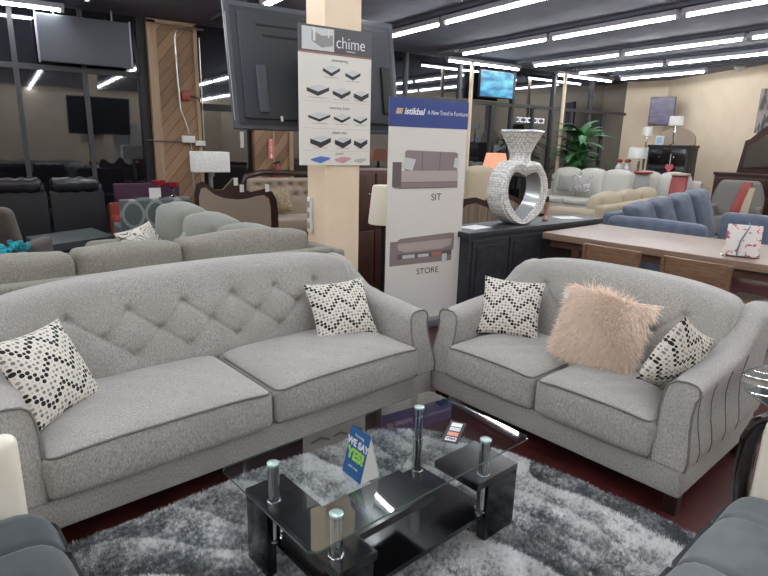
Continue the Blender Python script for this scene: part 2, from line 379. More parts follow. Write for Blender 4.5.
    def obj(s, name, mats, parent=None, smooth=True, angle=40):
        me = bpy.data.meshes.new(name); me.from_pydata(s.v, [], s.f)
        if not isinstance(mats, (list, tuple)): mats = [mats]
        for m in mats: me.materials.append(m)
        if len(mats) > 1: me.polygons.foreach_set('material_index', s.m)
        import bmesh
        bm = bmesh.new(); bm.from_mesh(me); bmesh.ops.recalc_face_normals(bm, faces=bm.faces); bm.to_mesh(me); bm.free()
        if s.uv is not None:
            ul = me.uv_layers.new(name='UVMap')
            for lp in me.loops: ul.data[lp.index].uv = s.uv[lp.vertex_index]
        if smooth:
            me.polygons.foreach_set('use_smooth', [True]*len(me.polygons)); me.set_sharp_from_angle(angle=math.radians(angle))
        me.update(); o = bpy.data.objects.new(name, me); COL.objects.link(o)
        if parent: o.parent = parent
        return o

def thing(name, label, cat, loc=(0, 0, 0), rz=0., group=None):
    o = bpy.data.objects.new(name, None); COL.objects.link(o); o.empty_display_size = .1
    o.location = loc; o.rotation_euler = (0, 0, rz); o['label'] = label; o['category'] = cat
    if group: o['group'] = group
    return o
def tag(o, label, cat, group=None, loc=None, rz=None):
    o['label'] = label; o['category'] = cat
    if group: o['group'] = group
    if loc is not None: o.location = loc
    if rz is not None: o.rotation_euler = (0, 0, rz)
    return o
def struct(o, label=None):
    o['kind'] = 'structure'
    if label: o['label'] = label
    return o
def dup(root, loc, rz, label, group=None):
    r = root.copy(); COL.objects.link(r); r.location = loc; r.rotation_euler = (root.rotation_euler[0], root.rotation_euler[1], rz); r['label'] = label
    if group: r['group'] = group
    for ch in list(root.children):
        c = ch.copy(); COL.objects.link(c); c.parent = r
        for g in list(ch.children):
            d = g.copy(); COL.objects.link(d); d.parent = c
    return r
def txt(s_, size, mat, parent, loc, name='lettering', rot=(PI/2, 0, 0), align='CENTER', sx=1., shear=0., bold=0.):
    c = bpy.data.curves.new(name, 'FONT'); c.body = s_; c.size = size; c.align_x = align; c.align_y = 'CENTER'; c.extrude = .0006; c.shear = shear; c.offset = bold
    c.materials.append(mat); o0 = bpy.data.objects.new(name+'_curve', c); me = bpy.data.meshes.new_from_object(o0); bpy.data.objects.remove(o0)
    me.name = name; me.transform(Matrix.Scale(sx, 4, (1, 0, 0))); o = bpy.data.objects.new(name, me); COL.objects.link(o); o.parent = parent; o.location = loc; o.rotation_euler = rot
    return o

# ------------------------------------------------------------------ room shell
CZ = 3.55; GY = 10.8
def ss(name, g, m): return struct(g.obj(name, m, smooth=False))
ss('floor', G().box(-7, 17.5, -7, 13, -.1, 0), m_carpet)
ss('ceiling', G().box(-7, 17.5, -7, 13, CZ, CZ+.1), m_ceil)
ss('wall_left', G().box(-6.2, -6, -7, GY, 0, CZ), m_beige)
ss('wall_back', G().box(-6.2, 13, -6.2, -6, 0, CZ), m_beige)
# slanting right wall, from the corner by the glass towards the front of the store
def slab(g, a, b, th, z0, z1):
    d = Vector((b[0]-a[0], b[1]-a[1], 0)).normalized(); n = Vector((-d.y, d.x, 0))*th
    v = [(a[0], a[1]), (b[0], b[1]), (b[0]+n.x, b[1]+n.y), (a[0]+n.x, a[1]+n.y)]
    return g.prism(v, z0, z1, 'z')
A = (15.95, 9.75); B = (8.75, -6.2)
ss('wall_right', slab(G(), B, A, -.2, 0, CZ), m_beige)
ss('wall_corner', slab(G(), (15.55, 10.85), (15.95, 9.75), .2, 0, CZ), m_beige)
# glass front
mx_ = [-5.9, -4.4, -2.9, -1.4, .33, 1.27]
zr = 2.64
k = 1
def pane(x0, x1, z0, z1):
    global k
    ss('window_%d' % k, G().box(x0, x1, GY, GY+.03, z0, z1), m_night); k += 1
bays = [-6, -4.4, -2.9, -1.4, .33, 1.27, 2.22]
for a, b in zip(bays, bays[1:]):
    pane(a, b, zr, CZ); pane(a, b, 0, zr)
pane(3.02, 4.02, 2.2, CZ)
bays2 = [4.8, 6.2, 7.6, 9.15, 10.9, 12.4, 13.95, 15.55]
for a, b in zip(bays2, bays2[1:]):
    pane(a, b, zr, CZ); pane(a, b, 0, zr)
g = 1
for x in bays[1:-1] + bays2[1:-1]:
    ss('trim_%d' % g, G().box(x-.035, x+.035, GY-.06, GY, 0, CZ), m_mull); g += 1
for x in (10.22, 11.66, 14.6, 8.4, 13.2):
    ss('trim_%d' % g, G().box(x-.03, x+.03, GY-.05, GY, 0, zr), m_mull); g += 1
for a, b in ((-6, 2.22), (4.8, 15.6)):
    ss('trim_%d' % g, G().box(a, b, GY-.05, GY-.001, zr-.04, zr+.04), m_mull); g += 1
ss('trim_%d' % g, G().box(2.08, 2.24, GY-.12, GY, 0, CZ), m_dark); g += 1
ss('wall_front', G().box(-6, 16.2, GY+.05, GY+.25, 0, CZ), m_dark)
# dark door bay between the two wood pillars
dr = struct(G().box(3.02, 4.02, GY-.03, GY+.02, 0, 2.2).obj('door_1', m_night, smooth=False))
G().box(3.03, 3.09, GY-.07, GY-.02, 0, 2.2).box(3.96, 4.02, GY-.07, GY-.02, 0, 2.2).box(3.03, 4.02, GY-.07, GY-.02, 2.12, 2.24).obj('door_frame', m_dark, dr, smooth=False)
G().box(3.80, 3.87, GY-.045, GY-.032, 1.48, 1.78).obj('door_sticker', m_white, dr, smooth=False)
G().tube([(3.25, GY-.08, .95), (3.25, GY-.08, 1.35)], .015).obj('door_handle', m_steel, dr)
# wood pillars
ss('wall_pillar', G().box(2.36, 3.02, GY-.2, GY, 0, 3.52), m_plank)
ss('trim_%d' % g, G().box(2.22, 2.36, GY-.24, GY, 0, 3.5), m_trimwood); g += 1
ss('trim_%d' % g, G().box(2.97, 3.03, GY-.24, GY, 0, 3.5), m_trimwood); g += 1
ss('trim_%d' % g, G().box(2.22, 3.03, GY-.24, GY-.2, 3.46, 3.52), m_trimwood); g += 1
pl2 = ss('wall_pillar_second', G().box(4.02, 4.78, GY-.2, GY, 0, 3.2), m_plank)
ss('trim_%d' % g, G().box(4.38, 4.42, GY-.22, GY-.2, 0, 3.2), m_trimwood); g += 1
ss('trim_%d' % g, G().box(4.72, 4.8, GY-.24, GY, 0, 3.2), m_trimwood); g += 1
# ceiling beams the tube lights run along
rows = [-3.0, -.85, 1.2, 3.27, 5.86, 8.04, 10.34, 12.1, 13.8]
for i, x in enumerate(rows):
    ss('trim_%d' % g, G().box(x-.15, x+.1, -6, 10.05, CZ-.05, CZ), m_beam); g += 1
# cream column
colm = struct(G().box(2.03, 2.33, 3.9, 4.2, 0, CZ).obj('pillar', m_column, smooth=False))
sw = thing('outlet_strip', 'white outlet strip fixed to left side of cream column', 'outlet', (2.03, 4.13, .9))
G().rbox(-.03, 0, -.03, .03, 0, .28, .006).obj('housing', m_white, sw)
for i in range(3): G().rbox(-.034, -.028, -.018, .018, .03+.085*i, .08+.085*i, .003).obj('socket', m_txtg, sw)

# ------------------------------------------------------------------ tube lights
def make_light(label, loc, rz, group, n=2.24):
    t = thing('tube_light', label, 'ceiling light', loc, rz, group)
    G().rbox(-.075, .075, 0, n, .03, .10, .01).obj('housing', m_fixture, t)
    G().tube([(0, .05, .01), (0, n-.05, .01)], .019, 8).obj('tube', m_tube, t)
    G().rbox(-.03, .03, .0, .05, -.02, .04, .008).obj('end_cap', m_fixture, t); G().rbox(-.03, .03, n-.05, n, -.02, .04, .008).obj('end_cap', m_fixture, t)
    return t
segs = []   # (x, ystart)
vis = {5.86: (9.7, ['nearest row right of the banner, far end', 'nearest row right of the banner, middle', 'nearest row right of the banner, near end']),
       8.04: (9.5, ['second row from the banner, far end', 'second row from the banner, middle', 'second row from the banner, near end']),
       10.34: (9.7, ['third row from the banner, far end', 'third row from the banner, middle', 'third row from the banner, near end']),
       12.1: (9.86, ['fourth row from the banner, far end', 'fourth row from the banner, middle', 'fourth row from the banner, near end']),
       13.8: (9.86, ['short row nearest the beige wall', 'short row nearest beige wall, second fixture']),
       3.27: (8.14, ['above the hanging television, its end peeking over']), 1.2: (9.32, ['top left, end just inside the photo'])}
proto = None
for x in rows:
    y, labs = vis.get(x, (9.5, []))
    i = 0
    while y > -5.5:
        # slanting right wall limits the far rows
        xl = 8.75 + (y-2.3+6.2)*(15.95-8.75)/15.95
        if x > xl-.3: break
        if i < len(labs): lab, gr = 'white ceiling tube light, ' + labs[i], 'ceiling tube lights over the showroom'
        else: lab, gr = 'white ceiling tube light overhead, outside the top of the photo', 'ceiling tube lights out of frame'
        if proto is None: proto = make_light(lab, (x, y-2.3, 3.4), 0, gr)
        else: dup(proto, (x, y-2.3, 3.4), 0, lab, gr)
        y -= 2.3; i += 1
for x0, lab in ((-1.25, 'white tube light across the top left corner of photo'), (8.3, 'white cross tube light above the left thin pole, in front of glass'), (11.85, 'white cross tube light above the right thin pole, in front of glass')):
    dup(proto, (x0+2.27, 10.3, 3.4), PI/2, lab, 'cross tube lights along the glass wall')

for x, lab in ((9.06, 'thin cream pole left of the blue screen, from floor to light'), (12.12, 'thin cream pole beside the palm, from floor to light')):
    tag(G().tube([(0, 0, 0), (0, 0, CZ-.1)], .045, 12).obj('thin_pole', m_column), lab, 'pole', 'thin cream poles', (x, 10.28 if x < 10 else 10.2, 0))

# ------------------------------------------------------------------ tufted sofa
def arch(u): return max(0., 1-abs(u)**3.2)
def make_sofa(name, W, rows_btn, label, loc, rz, group):
    t = thing(name, label, 'sofa', loc, rz, group)
    D = .92
    G().rbox(.015, W-.015, .0, D+.04, .11, .25, .015, (8, 4, 1)).obj('base', m_sofa, t)
    for x in (.06, W-.06):
        for y in (.07, D-.02):
            G().prism([(x-.03, y-.03), (x+.03, y-.03), (x+.03, y+.03), (x-.03, y+.03)], 0, .115, 'z').obj('leg', m_leg, t, smooth=False)
    # seat cushions
    xi = .155; xm = W/2
    for a, b in ((xi, xm-.004), (xm+.004, W-xi)):
        def crown(x, y, z, a=a, b=b):
            u = (x-(a+b)/2)/((b-a)/2); v = (y-.27)/.37
            k_ = max(0, 1-u**4)*max(0, 1-v**4)
            if z > .4: z += .042*k_ + .006*math.sin(x*37)*math.cos(y*29)*k_
            if y < .05: y -= .022*max(0, 1-u**6)*max(0, 1-((z-.345)/.12)**4)
            z -= .012*(abs(u)**8 if z > .4 else 0)
            return (x, y, z)
        c = G().rbox(a, b, -.025, .64, .248, .44, .035, (22, 16, 4), crown).obj('seat_cushion', m_sofa, t)
        def loop(zz, infl):
            pts = []
            r = .05; x0, x1, y0, y1 = a+.012, b-.012, -.030, .55
            path = [(x0, y1)] + [(x0, y0+r+(y1-y0-r)*(1-i/6)) for i in range(1, 7)] + [(x0+r-r*math.cos(q), y0+r-r*math.sin(q)) for q in (.3, .7, 1.1, 1.5)] + \
                   [(x0+r+(x1-x0-2*r)*i/14, y0) for i in range(1, 14)] + [(x1-r+r*math.sin(q), y0+r-r*math.cos(q)) for q in (.05, .45, .85, 1.25)] + [(x1, y0+r+(y1-y0-r)*i/6) for i in range(1, 7)]
            for (x, y) in path:
                u = (x-(a+b)/2)/((b-a)/2); vv = (y-.27)/.37
                zz2 = zz + infl*.034*max(0, 1-u**4)*max(0, 1-vv**4) - .010*abs(u)**8; yy = y - .012*max(0, 1-u**6)*(1 if y < .05 else 0); pts.append((x, yy, zz2))
            return pts
        pp = loop(.432, 1); G().tube(pp, .0055, 6).obj('piping', m_sofapipe, c)
    # back: tufted slab, leaning, arched top
    zb, zt = .40, .825
    def lean(z): return (z-.44)*.27
    cx = W/2
    btn = []
    for (z, xs) in rows_btn: btn += [(x, z) for x in xs]
    pairs = []
    for i, p in enumerate(btn):
        for q in btn[i+1:]:
            d = math.hypot(p[0]-q[0], p[1]-q[1])
            if .02 < abs(p[1]-q[1]) < .15 and d < .26: pairs.append((p, q))
    stubs = [((x, z), (x, zt+.1)) for x, z in btn if z > .72 and abs(x-cx) < .1] + [((x, z), (x, .44)) for x, z in btn if z < .56]
    def segd(x, z, p, q):
        dx, dz = q[0]-p[0], q[1]-p[1]; l2 = dx*dx+dz*dz; tt = max(0, min(1, ((x-p[0])*dx+(z-p[1])*dz)/l2))
        return math.hypot(x-p[0]-tt*dx, z-p[1]-tt*dz)
    def ztop(x):
        u = (x-cx)/(cx-.12); return .10*math.sqrt(max(0, 1-min(1, abs(u))**2.6))
    yf = .60
    def bf(x, y, z):
        kz = (z-zb)/(zt-zb); z2 = z + ztop(x)*max(0, kz)**1.0
        y2 = y + lean(z2)
        if y < yf+.07:   # front surface
            puff = .03*math.sin(PI*min(1, max(0, kz)))
            pit = 0
            for bx, bz in btn:
                d2 = (x-bx)**2+(z2-bz)**2
                if d2 < .04: pit += .022*math.exp(-d2/.0005) + .013*math.exp(-d2/.0045)
            cr = 0
            for p, q in pairs:
                if abs(x-(p[0]+q[0])/2) < .16 and abs(z2-(p[1]+q[1])/2) < .12:
                    d = segd(x, z2, p, q); cr = max(cr, .009*math.exp(-(d/.009)**2))
            for p, q in stubs:
                if abs(x-p[0]) < .05:
                    d = segd(x, z2, p, q); cr = max(cr, .007*math.exp(-(d/.009)**2))
            y2 += pit + cr - puff
        return (x, y2, z2)
    G().rbox(.12, W-.12, yf, .80, zb, zt, .05, (int((W-.3)/.011), 3, 40), bf).obj('back', m_sofa, t, angle=80)
    for bx, bz in btn:
        g_ = G().sphere((0, 0, 0), .014, 10, (1, .45, 1)).map(lambda x, y, z: (x+bx, y+yf+lean(bz)+.018, z+bz)); g_.obj('button', m_sofa, t)
    # arms
    def hy(y):
        K = [(0, .63), (.08, .633), (.3, .65), (.5, .665), (.62, .69), (.74, .76), (.82, .815), (.9, .84), (1.0, .845)]
        for (a, ha), (b, hb) in zip(K, K[1:]):
            if y <= b: return ha+(hb-ha)*(y-a)/(b-a)
        return K[-1][1]
    def prof(h): return [(.008, .252), (.0, .30), (.008, .36), (.020, .42), (.028, .50), (.024, .56), (.014, h-.05), (.016, h-.022), (.036, h-.005), (.075, h), (.12, h-.006), (.148, h-.026), (.158, h-.06), (.165, .50), (.162, .40), (.16, .32), (.158, .252)]
    ys = [0, .03, .08, .15, .22, .3, .38, .46, .55, .6, .65, .7, .74, .78, .82, .86, .9, .96, .99]
    def slant(z): return .075*min(1, max(0, (z-.30)/.33))
    for side in (0, 1):
        g_ = G(); n = len(prof(.65)); vs = []
        for y in ys:
            h = hy(y); pr_ = prof(h); sh = 0
            for (s_, z) in pr_:
                x = s_ if side == 0 else W-s_; vs.append((x, max(y, 0)-.005 + slant(z)*max(0, 1-y/.3), z))
        fs = []
        for i in range(len(ys)-1):
            for k_ in range(n): fs.append((i*n+k_, i*n+(k_+1) % n, (i+1)*n+(k_+1) % n, (i+1)*n+k_))
        fs += [tuple(range(n)), tuple((len(ys)-1)*n+k_ for k_ in range(n))[::-1]]
        g_.add(vs, fs); arm = g_.obj('arm', m_sofa, t, angle=60)
        G().tube([(s_ if side == 0 else W-s_, -.006+slant(z), z) for (s_, z) in prof(hy(0))], .0055, 6).obj('piping', m_sofapipe, arm)
        for j, yy in enumerate((.13, .27, .44, .62)):
            pr_ = prof(hy(yy))[:7]; G().tube([((s_-.001) if side == 0 else W-s_+.001, yy - .02*i_/6*(2-j), z) for i_, (s_, z) in enumerate(pr_)], .0025, 5).obj('seam', m_sofapipe, arm)
    # outside back panel
    G().rbox(.1, W-.1, .84, .96, .25, .82, .03, (8, 1, 4), lambda x, y, z: (x, y+lean(z)*.25, z)).obj('back_panel', m_sofa, t)
    return t

def btn_rows(W, n, step=.285):
    c = W/2; r1 = [c+(i-(n-1)/2)*step for i in range(n)]; r2 = [c+(i-(n-2)/2)*step for i in range(n-1)]; r3 = [c+(i-(n-3)/2)*step for i in range(n-2)]
    return [(.75, r1), (.635, r2), (.525, r3)]
make_sofa('sofa', 2.28, btn_rows(2.28, 6), 'long grey button tufted sofa with two patterned pillows, left of the banner', L(.16, 2.25), YAW, 'matching grey tufted sofas')
make_sofa('loveseat', 1.55, btn_rows(1.55, 4), 'grey button tufted loveseat holding the blush fur pillow', L(2.45, 2.30), YAW-PI/2, 'matching grey tufted sofas')

# ------------------------------------------------------------------ pillows
def pillow_g(w, h, t, n=22, pinch=.09, flop=0.):
    g_ = G(); uv = []
    vs = []; fs = []
    for side in (1, -1):
        for j in range(n+1):
            for i in range(n+1):
                u = 2*i/n-1; v = 2*j/n-1
                th = t/2*(max(0, 1-u*u)**.55)*(max(0, 1-v*v)**.55)
                x = u*w/2*(1-pinch*(1-v*v)*abs(u)); z = v*h/2*(1-pinch*(1-u*u)*abs(v))
                wr = .004*math.sin(9*u+5*v)*(1-u*u)*(1-v*v)
                vs.append((x, -side*(th+wr) + flop*(v*v)*.5, z)); uv.append((i/n, j/n))
    N_ = (n+1)**2
    for s_ in (0, 1):
        for j in range(n):
            for i in range(n):
                a = s_*N_+j*(n+1)+i; q = (a, a+1, a+n+2, a+n+1); fs.append(q if s_ == 0 else q[::-1])
    # weld rim
    rim = {}
    def key(i): return tuple(round(c, 5) for c in vs[i])
    g_.add(vs, fs); g_.uv = uv; return g_
def place(o, c, xdir, zdir):
    X = Vector(xdir).normalized(); Z = Vector(zdir); Z = (Z - X*Z.dot(X)).normalized(); Y = Z.cross(X)
    o.matrix_world = Matrix(((X.x, Y.x, Z.x, c[0]), (X.y, Y.y, Z.y, c[1]), (X.z, Y.z, Z.z, c[2]), (0, 0, 0, 1)))
    return o
def Ld(x, y, z): c, s = math.cos(YAW), math.sin(YAW); return (c*x-s*y, s*x+c*y, z)
PG = 'black and white dotted zigzag pillows'
def chev(c, xd, zd, label, w=.44, h=.44, t=.15):
    o = pillow_g(w, h, t).obj('patterned_pillow', m_chev, angle=180); tag(o, label, 'pillow', PG)
    place(o, L(*c), Ld(*xd), Ld(*zd)); return o
# on sofa (facing -y): face normal is local -y
chev((.44, 2.63, .625), (.78, .615, -.02), (-.24, .445, .863), 'dotted zigzag pillow at the left end of the long sofa, largest in the photo', .40, .40)
chev((2.06, 2.70, .60), (.96, -.22, .03), (.16, .55, .80), 'dotted zigzag pillow at the right end of the long sofa', .41, .39)
# on loveseat (facing -x)
chev((2.87, 2.02, .63), (.50, -.86, -.03), (.45, .25, .85), 'dotted zigzag pillow at the left end of loveseat', .38, .38)
o4 = chev((2.74, .965, .645), (.86, -.12, -.46), (.42, -.34, .84), 'dotted zigzag pillow leaning on the right arm of loveseat', .36, .36)

# fur pillow
fp = thing('fur_pillow', 'fluffy blush pink long fur pillow in the middle of loveseat', 'pillow')
pg = pillow_g(.44, .41, .16, 22); core = pg.obj('pillow_cover', m_fur, fp, angle=180)
def strands(P0, N0, D0, length, width, segs_, jit):
    n = len(P0); vs = np.zeros((n, segs_+1, 2, 3)); 
    side = np.cross(D0, rng.normal(size=(n, 3))); side /= np.linalg.norm(side, axis=1)[:, None]+1e-9
    p = P0.copy(); d = D0.copy()
    for s_ in range(segs_+1):
        w = width*(1-s_/segs_)**.7
        vs[:, s_, 0] = p - side*w[:, None]/2; vs[:, s_, 1] = p + side*w[:, None]/2
        p = p + d*(length/segs_)[:, None]; d = d + jit*rng.normal(size=(n, 3))*.15; d[:, 2] -= .10*(jit > 0); d /= np.linalg.norm(d, axis=1)[:, None]
    base = np.arange(n)*(segs_+1)*2
    F_ = np.concatenate([np.stack([base+2*s_, base+2*s_+1, base+2*s_+3, base+2*s_+2], 1) for s_ in range(segs_)])
    return vs.reshape(-1, 3), F_
def np_mesh(name, V, Fq, mat, parent):
    me = bpy.data.meshes.new(name); me.vertices.add(len(V)); me.vertices.foreach_set('co', V.astype(np.float32).ravel())
    me.loops.add(len(Fq)*4); me.loops.foreach_set('vertex_index', Fq.astype(np.int32).ravel()); me.polygons.add(len(Fq))
    me.polygons.foreach_set('loop_start', np.arange(len(Fq), dtype=np.int32)*4)
    me.update(calc_edges=True); me.validate(); me.materials.append(mat)
    me.polygons.foreach_set('use_smooth', np.ones(len(me.polygons), bool))
    o = bpy.data.objects.new(name, me); COL.objects.link(o); o.parent = parent; return o
n_ = 15000
u = rng.uniform(-1, 1, n_); v = rng.uniform(-1, 1, n_); sd = np.where(rng.random(n_) < .82, 1, -1)
th = .08*np.clip(1-u*u, 0, 1)**.55*np.clip(1-v*v, 0, 1)**.55
P0 = np.stack([u*.22*(1-.09*(1-v*v)*abs(u)), -sd*th, v*.205*(1-.09*(1-u*u)*abs(v))], 1)
N0 = np.stack([u*.8*np.abs(u)**2, -sd*(1.05-.5*u*u-.5*v*v), v*.8*np.abs(v)**2], 1); N0 /= np.linalg.norm(N0, axis=1)[:, None]
sw_ = np.stack([.55*np.sin(5*v+1.5)+.6*u, np.zeros(n_), -.9+.7*np.sin(4*u+2*v)+.25*v], 1)
D0 = N0*.55 + sw_*.55 + rng.normal(size=(n_, 3))*.22; D0 /= np.linalg.norm(D0, axis=1)[:, None]
V_, F_ = strands(P0, N0, D0, rng.uniform(.045, .085, n_), np.full(n_, .0042), 4, 1.)
fur = np_mesh('fur', V_, F_, m_fur, fp); fur['kind'] = 'stuff'
G().box(-.235, -.205, -.062, -.058, .11, .145).obj('care_tag', m_white, fp, smooth=False)
place(fp, L(2.84, 1.40, .655), Ld(.10, -.98, -.09), Ld(.28, .0, .95))

# ------------------------------------------------------------------ rug
rug = thing('shag_rug', 'silver and charcoal shaggy area rug with wavy bands under the glass coffee table', 'rug', L(0, 0, 0), YAW)
RP = [(-.25, -.9), (-.25, 2.24), (.5, 2.26), (1.0, 2.27), (1.5, 2.25), (1.9, 2.22), (2.15, 2.05), (2.27, 1.8), (2.37, 1.4), (2.40, 1.0), (2.41, .5), (2.38, -.9)]
G().prism([(p[0], p[1]) for p in RP], .0, .014, 'z').obj('backing', m_rug, rug, smooth=False)
def inpoly(x, y, poly):
    ins = np.zeros(len(x), bool); j = len(poly)-1
    for i in range(len(poly)):
        xi_, yi_ = poly[i]; xj, yj = poly[j]
        c = ((yi_ > y) != (yj > y)) & (x < (xj-xi_)*(y-yi_)/(yj-yi_+1e-12)+xi_); ins ^= c; j = i
    return ins
n_ = 330000
x = rng.uniform(.15, 2.42, n_); y = rng.uniform(.25, 2.28, n_); kk = inpoly(x, y, RP); x = x[kk]; y = y[kk]; n_ = len(x)
hh = .5+.5*np.sin(9*x+2.2*np.sin(5*y)+1.3*np.sin(11*y+3*x)); wob = np.sin(13*x+7*np.sin(3*y))*.5+np.sin(17*y+5*np.sin(4*x))*.5
P0 = np.stack([x, y, np.full(n_, .012)], 1)
D0 = np.stack([.55*wob+.35*rng.normal(size=n_), .5*np.cos(9*x+6*y)+.35*rng.normal(size=n_), np.full(n_, .9)], 1); D0 /= np.linalg.norm(D0, axis=1)[:, None]
V_, F_ = strands(P0, P0, D0, rng.uniform(.018, .03, n_)*(0.75+.4*hh), np.full(n_, .0052), 2, .0)
pile = np_mesh('pile', V_, F_, m_rug, rug); pile['kind'] = 'stuff'

# ------------------------------------------------------------------ coffee table
ct = thing('coffee_table', 'low glass coffee table with chrome posts and black gloss legs on the shag rug', 'table', L(0, 0, 0), YAW)
RZ = .035
def slabglass(x0, x1, y0, y1, z0, z1, name, ch=.02):
    poly = [(x0+ch, y0), (x1-ch, y0), (x1, y0+ch), (x1, y1-ch), (x1-ch, y1), (x0+ch, y1), (x0, y1-ch), (x0, y0+ch)]
    n = 8; g_ = G(); vs = [(a, b, z1) for a, b in poly]; g_.add(vs, [tuple(range(n))], 0)
    vs2 = [(a, b, z0) for a, b in poly] + vs; g_.add(vs2, [(i, (i+1) % n, n+(i+1) % n, n+i) for i in range(n)], 1)
    return g_.obj(name, [m_glass, m_glassedge], ct, smooth=False)
slabglass(.77, 1.83, 1.142, 1.712, .467, .474, 'glass_top')
G().box(.885, 1.045, 1.17, 1.75, .295, .325).box(1.045, 1.42, 1.27, 1.475, .295, .325).box(1.585, 1.845, 1.20, 1.43, .295, .325).obj('upper_board', m_blackwood, ct, smooth=False)
for (a, b, c, d) in ((.885, .925, 1.60, 1.75), (1.64, 1.69, 1.59, 1.63)):
    G().rbox(a, b, c, d, .020, .296 if a < 1 else .146, .004).obj('leg', m_blackwood, ct)
G().rbox(1.655, 1.845, 1.20, 1.245, .036, .296, .004).obj('leg', m_blackwood, ct)
G().rbox(.885, 1.03, 1.17, 1.21, .036, .296, .004).obj('leg', m_blackwood, ct)
G().box(.925, 1.70, 1.21, 1.63, .145, .165).obj('lower_shelf', m_blackwood, ct, smooth=False)
for (x, y) in ((.927, 1.614), (.930, 1.240), (1.662, 1.606), (1.662, 1.235)):
    p_ = G().lathe([(.021, .16), (.021, .478)], (x, y, 0), 20).obj('post', m_chrome, ct)
    G().lathe([(.026, .325), (.026, .33), (.022, .333)], (x, y, 0), 20).obj('ring', m_chrome, p_)
    G().lathe([(.023, .4745), (.023, .482), (.02, .484)], (x, y, 0), 20).obj('disc_cap', m_chrometop, p_)
    G().lathe([(.027, .163), (.027, .171), (.022, .173)], (x, y, 0), 20).obj('ring', m_chrome, p_)

# tent card on the table
tc_ = thing('tent_card', 'blue folded tent card reading WE SAY YES on the coffee table glass', 'sign', L(1.135, 1.37, .474), YAW+math.radians(-94))
hW, hH, hD = .055, .165, .042
g_ = G(); g_.add([(-hW, -hD, .001), (hW, -hD, .001), (hW, 0, hH), (-hW, 0, hH), (-hW, -hD+.002, .001), (hW, -hD+.002, .001), (hW, .002, hH), (-hW, .002, hH)], [(0, 1, 2, 3), (7, 6, 5, 4), (0, 4, 5, 1), (1, 5, 6, 2), (0, 3, 7, 4)])
g_.obj('front_panel', m_cardblue, tc_, smooth=False)
g_ = G(); g_.add([(-hW, hD, .001), (hW, hD, .001), (hW, .002, hH), (-hW, .002, hH), (-hW, hD-.002, .001), (hW, hD-.002, .001), (hW, .0, hH), (-hW, 0., hH)], [(0, 1, 2, 3), (7, 6, 5, 4), (0, 4, 5, 1), (1, 5, 6, 2), (0, 3, 7, 4)])
g_.obj('back_panel', m_white, tc_, smooth=False)
ta = math.atan2(hH, hD)
G().prism([(-hD+.003, .002), (hD-.003, .002), (0, hH-.004)], hW-.003, hW-.001, 'x').obj('end_panel', m_white, tc_, smooth=False)
def tcard(s_, size, m, f, bold=.0): return txt(s_, size, m, tc_, (0, -hD*(1-f)-.0012, hH*f), rot=(ta, 0, 0), bold=bold)
tcard('WE SAY', .034, m_txtw, .70, .0012); tcard('YES!', .052, m_green, .46, .0025); tcard('financing', .015, m_ltop, .87); tcard('apply today', .012, m_ltop, .22)

# decal strip of payment cards on the glass
dc = thing('payment_decal', 'small black decal strip of payment cards and VISA on the coffee table glass', 'decal', L(1.617, 1.363, .4745), YAW+math.radians(-60))
G().box(-.034, .034, -.092, .092, 0, .0008).obj('backing', m_dark, dc, smooth=False)
for i, (m_, y0, y1) in enumerate(((m_white, .045, .078), (m_ltop, .008, .038), (m_orange, -.034, -.003), (m_white, -.076, -.045))):
    G().box(-.022, .022, y0, y1, .0008, .0014).obj('card_print', m_ if m_ is not m_orange else M('card_coral', 'd98f78', .5), dc, smooth=False)
txt('VISA', .02, m_carbl, dc, (0, -.060, .0018), rot=(0, 0, 0), bold=.0006)

